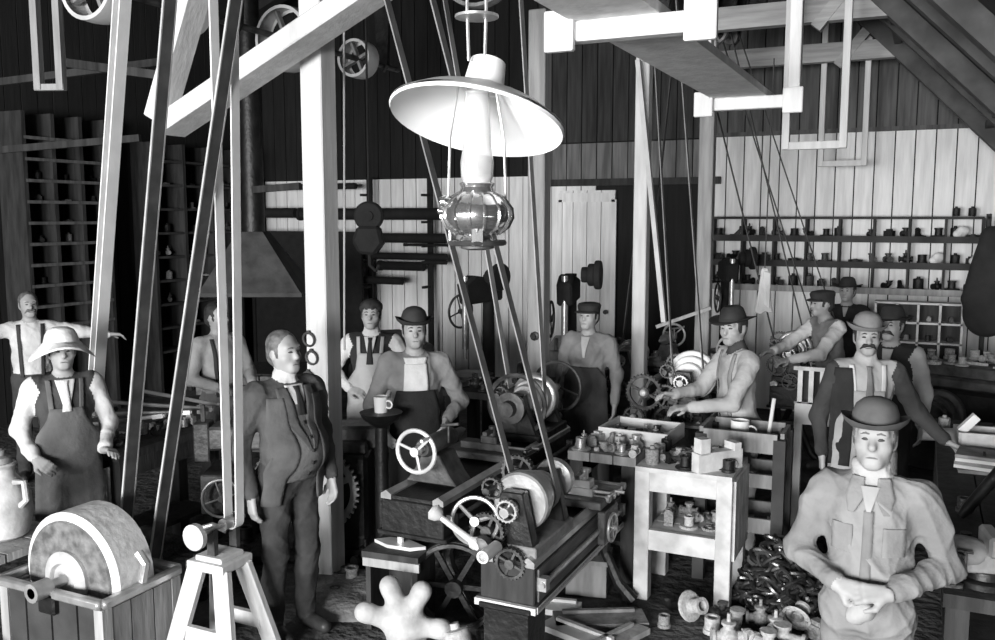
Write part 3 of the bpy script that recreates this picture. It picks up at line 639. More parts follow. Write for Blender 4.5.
def cone_prof(rs, step): 
    p = []; t = 0
    for r in rs: p += [(t, r * .93), (t + step * .12, r), (t + step * .5, r * 1.02), (t + step * .88, r), (t + step, r * .93)]; t += step
    return p
def lathe_machine(label, loc, L, h, wd, head='near', cone=(.075, .1, .125, .15), step=.07, hs=.26, bedm='iron_grey', endm='iron', conem='bright_steel', gears=True, carriage=.55, tail=.85, swing=.24, legstyle='curve', rz=0, pedestal=False, legs=(.12, .9), conerev=False, handm='steel', topm='steel', hw=True, basem=None):
    """bed along +Y from y=0; head near means spindle gear end at y=0"""
    t = thing('lathe', label, 'lathe', loc, rz)
    bed = part(MB().box((0, L / 2, h - .13), (wd, L, .2)).box((0, L / 2, h - .235), (wd + .05, L + .02, .03)), 'bed', bedm, t, bevel=.006)
    for s in (-1, 1): part(MB().prism([(-.035, -.03), (.035, -.03), (.035, 0), (0, .022), (-.035, 0)], (s * (wd / 2 - .035), L / 2, h - .0), (1, 0, 0), (0, 0, 1), L), 'bed_rail', topm, t)
    part(MB().box((0, L / 2, h - .018), (wd - .15, L - .02, .02)), 'bed_trough', 'iron', t)
    for q in legs:
        y = L * q
        if pedestal and q == legs[0]:
            part(MB().box((0, y, (h - .26) / 2), (wd * .86, .22, h - .26)).box((0, y, h - .25), (wd * .98, .27, .035)).box((0, y, .03), (wd, .3, .06)), 'leg', endm, t, bevel=.008)
        else:
            for s in (-1, 1):
                pts = [(s * wd * .38, y, h - .24), (s * wd * .30, y, h - .38), (s * wd * .34, y, h * .42), (s * wd * .62, y, .12), (s * wd * .95, y, .02)]
                part(MB().tube(pts, [.04, .032, .034, .034, .04], 8), 'leg', endm, t)
            part(MB().box((0, y, h - .25), (wd, .1, .05)).beam((-wd * .33, y, h * .5), (wd * .33, y, h * .5), .04, .03), 'leg_brace', endm, t)
    # headstock
    D = 1 if head == 'near' else -1; y0 = 0.06 if head == 'near' else L - .06
    zs = h + swing; cl = step * len(cone); yA = y0 + D * .03; yB = yA + D * (cl + .14)
    hd = part(MB().box((0, (yA + yB) / 2, h + .03), (wd * .95, abs(yB - yA) + .1, .06)), 'headstock', basem or endm, t, bevel=.006)
    for yy in (yA, yB):
        part(MB().prism([(-wd * .42, 0), (wd * .42, 0), (.075, swing - .01), (.06, swing + .06), (-.06, swing + .06), (-.075, swing - .01)], (0, yy, h + .04), (1, 0, 0), (0, 0, 1), .07).cyl((0, yy - .045, zs + .02), (0, yy + .045, zs + .02), .05), 'bearing_block', endm, hd, bevel=.006)
    rs = list(cone)[::-1] if conerev else list(cone); ys = min(yA, yB) + .07
    part(MB().lathe((0, ys, zs + .02), (0, 1, 0), cone_prof(rs, step), 28), 'cone_pulley', conem, t)
    part(MB().cyl((0, yA - D * .13, zs + .02), (0, yB + D * .13, zs + .02), .026), 'spindle', 'steel', t)
    part(MB().lathe((0, yB + D * .06, zs + .02), (0, D, 0), [(0, .05), (.03, .11), (.07, .115), (.075, .06), (.13, .055)], 20), 'chuck', handm, t)
    bg = MB().cyl((-.15, min(yA, yB) - .03, zs + .08), (-.15, max(yA, yB) + .03, zs + .08), .02); gear(bg, (-.15, max(yA, yB) - .05, zs + .08), (0, 1, 0), .10, .04, 24); gear(bg, (-.15, min(yA, yB) + .06, zs + .08), (0, 1, 0), .06, .04, 16)
    part(bg, 'back_gear', 'iron_grey', t)
    if gears:
        yg = yA - D * .09
        for (gx, gz, R, n_, m_) in ((0, zs + .02, .06, 18, 'steel'), (-.11, zs - .10, .10, 28, 'iron_grey'), (.02, zs - .25, .085, 24, 'iron_grey')):
            part(gear(MB(), (gx, yg, gz), (0, 1, 0), R, .028, n_), 'change_gear', m_, t)
        part(MB().beam((-.11, yg + D * .03, zs - .1), (.02, yg + D * .03, zs - .25), .05, .02, (0, 1, 0)), 'gear_quadrant', endm, t)
    part(MB().cyl((wd / 2 + .03, .02, h - .12), (wd / 2 + .03, L - .02, h - .12), .016, n=10).box((wd / 2 + .02, .06, h - .12), (.06, .05, .07)).box((wd / 2 + .02, L - .06, h - .12), (.06, .05, .07)), 'lead_screw', handm, t)
    if carriage is not None:
        yc = L * carriage if head == 'near' else L * (1 - carriage)
        c = part(MB().box((0, yc, h + .035), (wd + .1, .26, .05)).box((wd / 2 + .05, yc, h - .1), (.05, .24, .2)), 'carriage', 'iron_grey', t, bevel=.006)
        part(MB().box((.0, yc, h + .085), (wd * .8, .1, .05)).box((.04, yc, h + .13), (.12, .08, .05)), 'cross_slide', handm, c, bevel=.004)
        part(MB().cyl((.05, yc, h + .15), (.05, yc, h + .22), .025, n=10).box((.05, yc - .02, h + .19), (.03, .2, .025)), 'tool_post', handm, c)
        part(wheel(MB(), (wd / 2 + .10, yc - .06, h - .1), (1, 0, 0), .08, .009, .018, 4, .03, .006), 'hand_wheel', handm, c)
        part(MB().cyl((wd * .4, yc, h + .085), (wd * .75, yc, h + .085), .01, n=8).beam((wd * .75, yc - .06, h + .085), (wd * .75, yc + .06, h + .085), .015, .012).cyl((wd * .75, yc + .05, h + .085), (wd * .75 + .06, yc + .05, h + .085), .01, n=8), 'crank_handle', handm, c)
    if tail is not None:
        yt = L * tail if head == 'near' else L * (1 - tail)
        tb = part(MB().prism([(-wd * .42, 0), (wd * .42, 0), (wd * .3, .06), (.06, swing - .06), (-.06, swing - .06), (-wd * .3, .06)], (0, yt, h + .02), (1, 0, 0), (0, 0, 1), .2), 'tailstock', 'iron_grey', t, bevel=.006)
        part(MB().lathe((0, yt - D * -.2, zs + .02), (0, -D, 0), [(0, .045), (.03, .06), (.36, .055), (.38, .035), (.5, .026), (.56, .002)], 18), 'tailstock_barrel', handm, tb)
        ye = yt + D * .27
        if hw: part(wheel(MB().cyl((0, ye - D * .08, zs + .02), (0, ye + D * .02, zs + .02), .02), (0, ye, zs + .02), (0, 1, 0), .125, .013, .028, 3, .05, .01).cyl((.09, ye, zs + .11), (.09, ye + D * .09, zs + .11), .011, n=8), 'hand_wheel', 'bright_steel', tb)
        part(MB().cyl((.07, yt, zs + .02), (.07, yt, zs + .12), .008, n=8).cyl((.02, yt, zs + .12), (.14, yt, zs + .14), .009, n=8), 'clamp_lever', handm, tb)
    return t
# lathe 1: cone pulley end towards the photographer, on a panelled pedestal
L1 = lathe_machine('lathe with a pale cone pulley on a panelled pedestal next to the white shelf bench', (-1.83, 3.99, 0), 1.4, .70, .30, 'near', (.095, .115, .135, .155), .075, bedm='dark_wood', endm='iron', swing=.23, basem='cast_grey', conem='steel', carriage=.72, tail=None, pedestal=True, legs=(.07, .92), conerev=True)
part(MB().box((.154, .72, .57), (.012, 1.36, .17)), 'bed_side_panel', 'bed_wood', L1)
part(MB().box((.165, .7, .46), (.02, 1.42, .035)).box((0, -.015, .46), (.34, .03, .035)), 'bed_moulding', 'pale_plank', L1)
part(MB().lathe((-.03, -.06, .78), (0, -1, 0), [(0, .032), (.16, .032), (.16, .022), (.1, .022)], 18), 'spindle_sleeve', 'bright_steel', L1)
part(wheel(MB(), (-.17, -.02, .88), (.25, -1, .1), .12, .011, .025, 3, .04, .012), 'gear_guard_wheel', 'steel', L1)
part(MB().lathe((-.14, -.1, .8), (-.75, -.2, .55), [(-.04, .03), (0, .034), (.02, .018), (.2, .015), (.22, .035), (.25, .045), (.27, .02)], 14), 'ball_lever', 'bright_steel', L1)
part(MB().lathe((-.10, -.06, .78), (0, -1, 0), [(0, .05), (.05, .05), (.06, .03)], 14), 'gear_hub', 'iron_grey', L1)
# lathe 2: tailstock hand wheel towards the photographer
L2 = lathe_machine('long lathe with a spoked hand wheel beside the man in black overalls', (-2.62, 4.38, 0), 2.05, .80, .42, 'far', (.09, .12, .15, .18), .08, bedm='iron', topm='steel', conem='steel', handm='iron_grey', swing=.24, carriage=.52, tail=.84, legs=(.1, .9))
part(MB().lathe((0, 2.08, 1.06), (0, 1, 0), [(0, .03), (.22, .03)], 12), 'spindle_extension', 'bright_steel', L2)
part(wheel(MB(), (0, 2.3, 1.06), (0, 1, 0), .20, .013, .03, 4, .06, .009), 'flywheel', 'iron_grey', L2)
part(MB().ring((0, 1.5, 1.06), (0, 1, 0), .22, .018, 28, 6), 'face_plate_ring', 'iron_grey', L2)
# lathe 3 and others deeper in the shop
L3 = lathe_machine('lathe with a white cone pulley and bare change gears by the crate stand', (-1.68, 6.95, 0), 1.9, .80, .36, 'near', (.07, .12, .165, .2), .075, swing=.30, conem='enamel', endm='iron', bedm='iron', carriage=.6, tail=.9, hw=True, conerev=False)
part(MB().prism([(0, 0), (.34, 0), (.34, .4), (0, .4)], (-.02, -.12, .80), (1, 0, 0), (0, 1, 0), .02).box((.32, .08, .83), (.015, .4, .05)), 'drip_tray', 'steel', L3)
for (gx, gz, R) in ((-.28, 1.03, .15), (-.08, .83, .115), (-.36, .82, .09)):
    part(gear(MB(), (gx, -.05, gz), (0, 1, 0), R, .03, 30), 'change_gear', 'iron', L3); part(MB().ball((gx, -.08, gz), .03, 8), 'gear_nut', 'bright_steel', L3)
part(MB().lathe((-.25, -.04, .70), (0, -1, 0), [(0, .04), (.1, .045), (.12, .02)], 14), 'feed_knob', 'bright_steel', L3)
L4 = lathe_machine('lathe with a grey cone pulley under the hands of the bending man', (-1.12, 8.95, 0), 1.35, .82, .34, 'near', (.09, .12, .15, .18), .07, swing=.27, conem='steel', endm='iron', bedm='iron', carriage=.6, tail=.9)
L5 = lathe_machine('dark lathe standing beyond the pale post and doorway', (-2.55, 8.1, 0), 2.0, .80, .36, 'near', (.08, .1, .12, .15), .07, swing=.25, conem='steel', endm='iron', bedm='iron', handm='steel', carriage=.55, tail=.9)

# ------------------------------------------------------------------ belts: closed loops over a machine pulley and a countershaft pulley overhead
def belt(label, Y, lo, hi, wd, m, edge=None, th=.009, ax=(0, 1, 0), group=None, top=None):
    """lo, hi = (x, z, radius) in the plane y = Y"""
    (x1, z1, r1), (x2, z2, r2) = lo, hi; dx, dz = x2 - x1, z2 - z1; Ld = math.hypot(dx, dz); ang = math.atan2(dz, dx); be = math.acos(max(-1, min(1, (r1 - r2) / Ld)))
    pts = []
    for k in range(13): a = ang - be + 2 * be * k / 12; pts.append((x2 + r2 * math.cos(a), z2 + r2 * math.sin(a)))
    for k in range(13): a = ang + be + (2 * PI - 2 * be) * k / 12; pts.append((x1 + r1 * math.cos(a), z1 + r1 * math.sin(a)))
    def strip(w0, w1, t0, t1):
        mb = MB(); n = len(pts); vs = []
        nr = []
        for i in range(n):
            a = Vector(pts[i]) - Vector(pts[i - 1]); b_ = Vector(pts[(i + 1) % n]) - Vector(pts[i]); d_ = (a.normalized() + b_.normalized()); d_ = d_.normalized() if d_.length > 1e-6 else b_.normalized(); nr.append((d_.y, -d_.x))
        for i in range(n):
            for yy, tt in ((w0, t0), (w1, t0), (w1, t1), (w0, t1)): vs.append((pts[i][0] + nr[i][0] * tt - x1, yy, pts[i][1] + nr[i][1] * tt - z1))
        fs = []
        for i in range(n):
            j = (i + 1) % n
            for k in range(4): fs.append((i * 4 + k, i * 4 + (k + 1) % 4, j * 4 + (k + 1) % 4, j * 4 + k))
        return mb.add(vs, fs)
    t = thing('drive_belt', label, 'belt', (x1, Y, z1), 0, group)
    part(strip(-wd / 2, wd / 2, .001, th), 'belt_band', m, t, smooth=False)
    if edge:
        for s in (-1, 1): part(strip(s * wd / 2 - .004 * wd / .07 - .002, s * wd / 2 + .002, 0, th + .002), 'belt_edge', edge, t, smooth=False)
    c = thing('countershaft', 'overhead countershaft with pulley carrying the ' + (top or 'belt'), 'countershaft', (x2, Y, z2))
    part(MB().cyl((0, -.28, 0), (0, .28, 0), .025, n=12), 'shaft', 'iron_grey', c)
    part(MB().lathe((0, -wd * .7, 0), (0, 1, 0), [(0, r2 - .03), (0, r2 - .004), (wd * .7, r2), (wd * 1.4, r2 - .004), (wd * 1.4, r2 - .03)], 28, False).lathe((0, -.015, 0), (0, 1, 0), [(0, .05), (.03, .05)], 12), 'pulley', 'mid_plank', c)
    for k in range(3): part(MB().beam((-(r2 - .02) * math.cos(k * PI / 3), 0, -(r2 - .02) * math.sin(k * PI / 3)), ((r2 - .02) * math.cos(k * PI / 3), 0, (r2 - .02) * math.sin(k * PI / 3)), .02, .04, (0, 1, 0)), 'spoke', 'mid_plank', c)
    for s in (-1, 1): part(MB().prism([(-.14, .55), (.14, .55), (.05, 0), (0, -.06), (-.05, 0)], (0, s * .22, 0), (1, 0, 0), (0, 0, 1), .05), 'hanger_bracket', 'iron', c)
    return t
def belt_px(label, Y, lo, pa, pb, wd, m, ztop=4.25, edge=None, top=None, group=None):
    a, b_ = aty(pa[0], pa[1], Y), aty(pb[0], pb[1], Y); mid = (a + b_) / 2; sep = abs(a.x - b_.x)
    x1, z1, r1 = lo; t = (ztop - z1) / (mid.z - z1); x2 = x1 + (mid.x - x1) * t
    r2 = max(.06, (sep / 2 - r1 * (1 - 1 / t)) * t)
    return belt(label, Y, lo, (x2, ztop, r2), wd, m, edge, top=top, group=group)
belt_px('drive belt rising from the pale cone pulley past the hanging lamp', 4.38, (-1.83, .95, .118), (418, 110), (459, 110), .062, 'belt_grey', top='cone pulley belt behind the hanging lamp')
belt_px('drive belt rising from the far head of the hand wheel lathe', 6.1, (-2.62, 1.06, .13), (447, 0), (520, 0), .07, 'belt_edge', top='belt of the hand wheel lathe')
belt_px('narrow drive belt rising from the white cone pulley', 7.2, (-1.68, 1.12, .12), (662, 170), (688, 170), .05, 'belt_grey', top='belt of the white cone pulley')
belt_px('dark drive belt rising from the grey cone pulley', 9.2, (-1.12, 1.1, .14), (728, 150), (758, 150), .05, 'belt_dark', top='dark belt before the board wall')
belt_px('slack dark drive belt hanging before the shelves', 9.6, (-.85, 1.3, .1), (762, 160), (780, 160), .05, 'belt_dark', top='slack dark belt before the shelves')
belt_px('thin dark drive belt beside the grey end post', 8.5, (-2.55, 1.05, .1), (652, 100), (668, 100), .05, 'belt_dark', top='thin belt beside the grey end post')
# belts on the grindstone side
gl = aty(140, 548, 3.62)
belt_px('dark drive belt with worn pale edges running up from the grindstone', 3.62, (gl.x, gl.z, .115), (171, 0), (235, 0), .085, 'belt_worn', edge='belt_edge', top='dark belt of the grindstone')
tl = aty(234, 520, 3.72)
belt_px('white drive belt of two strands meeting at the trestle spindle', 3.72, (tl.x, tl.z, .035), (214, 0), (233, 0), .062, 'belt_pale', top='white belt of the trestle spindle')
al = at(93, 400, 6.4); au = aty(122, 0, al.y)
belt('single broad white belt running down behind the man in the straw hat', al.y, (al.x, al.z - .1, .02), (al.x + (au.x - al.x) * 1.1, al.z + (au.z - al.z) * 1.1, .025), .095, 'belt_pale', top='broad white belt')
solo(MB().cyl((0, -.2, 0), (0, .2, 0), .018).cyl((0, .12, 0), (0, .12, -al.z + .1), .03).box((0, .12, -al.z + .12), (.25, .25, .04)), 'spindle_stand', 'iron', 'dark spindle stand under the broad white belt', 'stand', (al.x, al.y, al.z - .1))

# belt shipper pole and bar
a, b_ = aty(638, 60, 7.9), aty(664, 322, 7.9)
sp = thing('belt_shifter', 'pale leaning belt shifter pole with a crossbar beside the pale post', 'shifter', b_)
part(MB().beam((0, 0, 0), a - b_, .04, .05, (0, 1, 0)), 'pole', 'pale_plank', sp)
part(MB().beam((-.1, .1, -.06), (.36, .25, .12), .03, .03), 'crossbar', 'grey_timber', sp)

# pipe hangers --------------------------------------------------------------------
HX0, HX1, HZ = -1.07, -.68, 3.05
hl = ['pale wooden hanger frame at the camera end of the plank', 'pale wooden hanger frame carrying the far end of the plank', 'empty pale wooden hanger frame under the thick collar beam', 'small pale hanger frame close before the board wall']
hl[0] = 'pale wooden hanger frame holding the plank above the hanging lamp'
for k, hy in enumerate((2.86, 4.98, 8.1, 10.95)):
    t = thing('pipe_hanger', hl[k], 'hanger', ((HX0 + HX1) / 2, hy, HZ), 0, 'overhead hanger frames'); hw_ = (HX1 - HX0) / 2; tp_ = rz_at(HX1) - HZ
    for s in (-1, 1): part(MB().box((s * (hw_ + .035), 0, tp_ / 2 - .06), (.06, .075, tp_)), 'upright', 'white_timber', t, bevel=.004)
    part(MB().box((0, 0, -.03), (2 * hw_ + .02, .06, .065)), 'crossbar', 'white_timber', t, bevel=.004)
    if k < 2:
        for s in (-1, 1): part(MB().box((s * (hw_ + .035), -.045, -.03), (.10, .03, .13)), 'cleat', 'white_timber', t, bevel=.004)
solo(MB().box((0, 0, .02), (.29, 2.75, .035)), 'catwalk_plank', 'white_timber', 'broad plank lying across the hanger frames overhead', 'plank', ((HX0 + HX1) / 2 - .05, 3.86, HZ + .0))
a = aty(43, 45, 5.2)
t = thing('pipe_hanger', 'grey hanger frame hanging in the dark above the straw hat', 'hanger', (a.x + .06, 5.2, aty(50, 90, 5.2).z), .35, 'overhead hanger frames')
for s in (-1, 1): part(MB().box((s * .095, 0, 1.0), (.055, .07, 2.0)), 'upright', 'grey_timber', t)
part(MB().box((0, 0, .02), (.25, .05, .05)), 'crossbar', 'grey_timber', t)

# the hanging lamp ----------------------------------------------------------------
lp = at(477, 120, 2.5)
t = thing('hanging_lamp', 'large hanging oil lamp with a tilted white reflector and nickel font', 'lamp', lp, facecam(lp))
TL = Matrix.Rotation(math.radians(11), 3, 'Y') @ Matrix.Rotation(math.radians(-15), 3, 'X')
sh = MB().lathe((0, 0, 0), TL @ Vector((0, 0, 1)), [(-.004, .247), (-.012, .243), (-.004, .238), (.03, .19), (.06, .12), (.085, .07), (.092, .052), (.17, .046), (.172, .05), (.095, .058), (.09, .076), (.066, .125), (.036, .195), (.003, .246)], 44, False)
part(sh, 'reflector_shade', 'enamel', t)
part(MB().lathe((0, 0, -.185), (0, 0, 1), [(0, .034), (.03, .045), (.07, .047), (.11, .04), (.26, .034), (.262, .031), (.11, .037), (.07, .044), (.03, .042), (0, .031)], 24, False), 'glass_chimney', 'glass', t)
fp = [(-.36, .03), (-.355, .05), (-.335, .055), (-.32, .04), (-.315, .06), (-.295, .088), (-.27, .1), (-.245, .098), (-.215, .075), (-.2, .05), (-.185, .045), (-.175, .05), (-.165, .03)]
fo = part(MB().lathe((0, 0, 0), (0, 0, 1), fp, 28), 'oil_font', 'nickel', t)
rb = MB()
for k in range(14):
    a = 2 * PI * k / 14; rb.tube([(r * math.cos(a) * 1.005, r * math.sin(a) * 1.005, z) for z, r in fp[4:10]], .005, 6)
part(rb, 'font_rib', 'nickel', fo); part(MB().ball((-.09, -.03, -.225), .018, 8).ball((-.10, -.02, -.25), .012, 8), 'filler_cap', 'nickel', fo)
part(MB().cyl((0, -.06, -.345), (0, -.07, -.29), .014, n=8).box((0, -.075, -.32), (.03, .01, .05)), 'wick_knob', 'nickel', fo)
part(MB().ring((0, 0, -.34), (0, 0, 1), .075, .008), 'font_ring', 'iron_grey', t)
for s in (-1, 1):
    part(MB().tube([(s * .022, 0, .16), (s * .026, 0, .3), (s * .024, 0, 1.2)], .005, 6), 'hanging_rod', 'steel', t)
    part(MB().tube([(s * .05, 0, .1), (s * .075, 0, -.05), (s * .08, .0, -.2), (s * .076, 0, -.34)], .004, 6), 'lamp_arm', 'steel', t)
part(MB().lathe((0, 0, .27), (0, 0, 1), [(0, .03), (.005, .06), (.012, .06), (.015, .02)], 20), 'smoke_bell', 'steel', t)

# ------------------------------------------------------------------ grindstone
g = thing('grindstone', 'big pale grindstone wheel in an iron rimmed wooden trough', 'grindstone', (gl.x, 3.28, 0)); gz = gl.z
part(MB().lathe((0, -.13, gz), (0, 1, 0), [(0, .20), (0, .315), (.02, .345), (.24, .345), (.26, .32), (.26, .2)], 44), 'stone_wheel', 'stone', g)
part(MB().lathe((0, -.136, gz), (0, 1, 0), [(0, .13), (-.004, .14), (-.004, .295), (.01, .31)], 40, False), 'stone_face', 'stone_dark', g)
part(MB().lathe((0, -.14, gz), (0, -1, 0), [(0, .15), (.02, .15), (.035, .13), (.04, .09), (.02, .08), (.02, .05)], 28), 'flange', 'cast_pale', g)
part(MB().cyl((0, -.36, gz), (0, .45, gz), .028).lathe((0, -.36, gz), (0, 1, 0), [(0, .02), (0, .05), (.1, .05), (.1, .03)], 14), 'shaft', 'steel', g)
part(MB().lathe((0, .28, gz), (0, 1, 0), [(0, .05), (0, .112), (.13, .112), (.13, .05)], 24), 'pulley', 'iron_grey', g)
for sy in (-.25, .2): part(MB().box((0, sy, gz - .08), (.12, .07, .12)), 'bearing_block', 'iron', g, bevel=.01)
rim = MB()
GX, GY = .38, .26
for a, b_ in (((-GX, -GY), (GX, -GY)), ((GX, -GY), (GX, GY)), ((GX, GY), (-GX, GY)), ((-GX, GY), (-GX, -GY))): rim.beam((a[0], a[1], gz - .03), (b_[0], b_[1], gz - .03), .05, .05)
part(rim, 'trough_rim', 'steel', g, bevel=.012)
for k in range(4): part(MB().box((-.285 + .19 * k, -.235, gz / 2 - .03), (.175, .03, gz - .08)), 'plank', 'shelf_wood', g)
for k in range(3): part(MB().box((.36, -.15 + .15 * k, gz / 2 - .03), (.03, .14, gz - .08)), 'plank', 'mid_plank', g)
part(MB().box((-.36, 0, gz / 2 - .03), (.03, .48, gz - .08)), 'end_board', 'mid_plank', g); part(MB().box((0, .235, gz / 2 - .03), (.72, .03, gz - .08)), 'back_board', 'mid_plank', g)
for sx in (-1, 1):
    for sy in (-1, 1): part(MB().box((sx * .35, sy * .23, (gz - .06) / 2), (.06, .06, gz - .06)), 'leg', 'grey_timber', g)
part(MB().tube([(.38, 0, gz), (.41, 0, gz + .1), (.36, 0, gz + .15)], .025, 8), 'tool_rest', 'steel', g)
# bench and pale jar at the picture edge beside it
bq = atz(18, 542, .62)
t = thing('work_stand', 'low plank stand carrying the pale jar next to the grindstone', 'stand', (bq.x - .43, bq.y - .05, 0))
for k in range(3): part(MB().box((0, -.22 + .22 * k, .60), (1.1, .205, .045)), 'plank', 'grey_timber', t)
for sx in (-1, 1):
    for sy in (-1, 1): part(MB().box((sx * .48, sy * .26, .29), (.09, .09, .575)), 'leg', 'mid_plank', t)
part(MB().box((0, -.27, .46), (1.0, .03, .12)), 'apron_board', 'dark_wood', t)
jp = atz(12, 538, .625)
t = thing('jar', 'large round bellied white jar with a narrow neck on the low stand', 'jar', (jp.x - .05, jp.y, .625))
part(MB().lathe((0, 0, 0), (0, 0, 1), [(0, .09), (.02, .12), (.14, .15), (.25, .14), (.32, .10), (.36, .07), (.40, .065), (.42, .08), (.43, .075)], 28), 'jar_body', 'cast_pale', t)
part(MB().lathe((0, 0, .43), (0, 0, 1), [(0, .06), (.03, .05), (.04, .02), (.07, .025), (.08, .005)], 16), 'stopper', 'cast_grey', t)
part(MB().tube([(.10, 0, .33), (.18, 0, .34), (.19, 0, .24), (.14, 0, .2)], .018, 8), 'handle', 'cast_pale', t)
solo(MB().ball((0, 0, .12), .2, 14, (1, .9, .62)).ball((.15, -.08, .08), .13, 12, (1, 1, .6)), 'sack', 'cloth_mid', 'slumped grey sack on the floor under the low stand', 'sack', (bq.x + .05, bq.y - .42, .0))
# trestle with spindle
t = thing('trestle', 'splayed white wooden trestle holding a small belt spindle', 'trestle', (tl.x, 3.6, 0)); TZ = tl.z - .17
part(MB().box((0, 0, TZ - .02), (.25, .24, .05)).box((0, 0, TZ + .015), (.18, .18, .03)), 'top_block', 'white_timber', t, bevel=.006)
for sx in (-1, 1):
    for sy in (-1, 1): part(MB().beam((sx * .085, sy * .08, TZ - .04), (sx * .21, sy * .19, .0), .105, .04, (0, 1, 0)), 'leg', 'white_timber', t, bevel=.004)
    part(MB().beam((-.15, sx * .14, TZ * .35), (.15, sx * .14, TZ * .35), .03, .08), 'stretcher', 'white_timber', t)
for sy in (-.05, .12): part(MB().box((0, sy, TZ + .09), (.05, .03, .16)), 'spindle_bracket', 'iron_grey', t)
part(MB().cyl((0, -.16, TZ + .17), (0, .2, TZ + .17), .014).lathe((0, .03, TZ + .17), (0, 1, 0), [(0, .033), (.07, .033)], 14), 'spindle', 'steel', t)
part(MB().lathe((0, -.14, TZ + .17), (0, -1, 0), [(0, .03), (.02, .07), (.05, .07), (.055, .03)], 20), 'emery_wheel', 'cast_pale', t)
part(MB().tube([(-.02, .08, TZ + .12), (-.09, .05, TZ + .15), (-.15, .02, TZ + .13)], .016, 8), 'tool_rest', 'steel', t)

# ------------------------------------------------------------------ loose castings: a few kinds of one piece each, copied
def cast_mesh(kind, m):
    mb = MB()
    if kind == 'flange': mb.lathe((0, 0, 0), (0, 0, 1), [(0, .6), (.18, .6), (.2, .32), (.7, .3), (.72, .36), (.85, .36), (.85, .22), (.1, .22)], 16, False).ring((0, 0, .09), (0, 0, 1), .6, .07, 16, 6)
    if kind == 'elbow': mb.tube([(-.5, 0, .3), (-.2, 0, .3), (.1, 0, .34), (.28, 0, .5), (.3, 0, .8)], [.26, .26, .27, .26, .26], 12).lathe((-.55, 0, .3), (1, 0, 0), [(0, .34), (.14, .34)], 14).lathe((.3, 0, .75), (0, 0, 1), [(0, .34), (.14, .34)], 14)
    if kind == 'tee': mb.cyl((-.6, 0, .3), (.6, 0, .3), .24, n=12).cyl((0, 0, .3), (0, 0, .85), .22, n=12).lathe((-.64, 0, .3), (1, 0, 0), [(0, .32), (.14, .32)], 14).lathe((.5, 0, .3), (1, 0, 0), [(0, .32), (.14, .32)], 14).lathe((0, 0, .75), (0, 0, 1), [(0, .3), (.14, .3)], 14)
    if kind == 'gear_blank': gear(mb, (0, 0, .14), (0, 0, 1), .6, .2, 20)
    if kind == 'bracket': mb.box((0, 0, .08), (1.1, .5, .16)).box((.4, 0, .45), (.18, .5, .7)).prism([(0, 0), (.5, 0), (0, .5)], (.32, 0, .16), (-1, 0, 0), (0, 0, 1), .12).cyl((.35, 0, .72), (.55, 0, .72), .22, n=12)
    if kind == 'valve_body': mb.ball((0, 0, .4), .38, 10).cyl((-.6, 0, .4), (.6, 0, .4), .2, n=12).lathe((-.64, 0, .4), (1, 0, 0), [(0, .3), (.12, .3)], 12).lathe((.52, 0, .4), (1, 0, 0), [(0, .3), (.12, .3)], 12).lathe((0, 0, .6), (0, 0, 1), [(0, .22), (.25, .2), (.27, .28), (.36, .28), (.4, .08), (.7, .07)], 12)
    if kind == 'bushing': mb.lathe((0, 0, 0), (0, 0, 1), [(0, .3), (0, .45), (.2, .45), (.22, .38), (.8, .38), (.8, .25), (.02, .25)], 14, False)
    if kind == 'bar': mb.box((0, 0, .12), (1.8, .22, .22)).cyl((-.7, -.2, .12), (-.7, .2, .12), .16, n=10)
    if kind == 'can': mb.lathe((0, 0, 0), (0, 0, 1), [(0, .42), (.04, .45), (.95, .45), (1.0, .4), (1.02, .18), (1.2, .15), (1.2, .08)], 14)
    if kind == 'block': mb.box((0, 0, .3), (.9, .6, .6)).box((0, 0, .68), (.5, .4, .2)).cyl((0, -.34, .3), (0, .34, .3), .18, n=10)
    return mb.mesh(kind, m)
CM = {}
KN = {'flange': 'pipe_flange', 'elbow': 'pipe_elbow', 'tee': 'pipe_tee', 'gear_blank': 'gear_wheel', 'bracket': 'cast_bracket', 'valve_body': 'valve_body', 'bushing': 'bushing', 'bar': 'tool_bar', 'can': 'oil_can', 'block': 'machine_block'}
WORD = {'iron': 'dark iron', 'cast_pale': 'pale', 'cast_grey': 'grey', 'steel': 'bright steel', 'iron_grey': 'dull iron', 'mid_plank': 'wooden'}
CATS = {'flange': 'flange', 'elbow': 'pipe fitting', 'tee': 'pipe fitting', 'gear_blank': 'gear', 'bracket': 'bracket', 'valve_body': 'valve', 'bushing': 'bushing', 'bar': 'tool', 'can': 'oil can', 'block': 'casting'}
def cast(kind, m, loc, size, where, group, rz=None, tilt=(0, 0)):
    if (kind, m) not in CM: CM[(kind, m)] = cast_mesh(kind, m)
    o = obj(KN[kind], CM[(kind, m)], None, loc, (tilt[0], tilt[1], random.uniform(0, 6.28) if rz is None else rz)); o.scale = (size, size, size)
    return tag(o, '%s %s %s' % (WORD[m], KN[kind].replace('_', ' '), where), CATS[kind], group)
KINDS = ['flange', 'elbow', 'tee', 'gear_blank', 'bracket', 'valve_body', 'bushing', 'block', 'can', 'bar']
def scatter(n, xr, yr, z, size, ms, where, group, kinds=KINDS, mind=.8):
    pts = []; tries = 0
    while len(pts) < n and tries < n * 30:
        tries += 1; s = random.uniform(*size); x, y = random.uniform(*xr), random.uniform(*yr)
        if all(math.hypot(x - a, y - b) > (s + c) * mind for a, b, c in pts):
            pts.append((x, y, s)); cast(random.choice(kinds), random.choice(ms), (x, y, z), s, where, group)

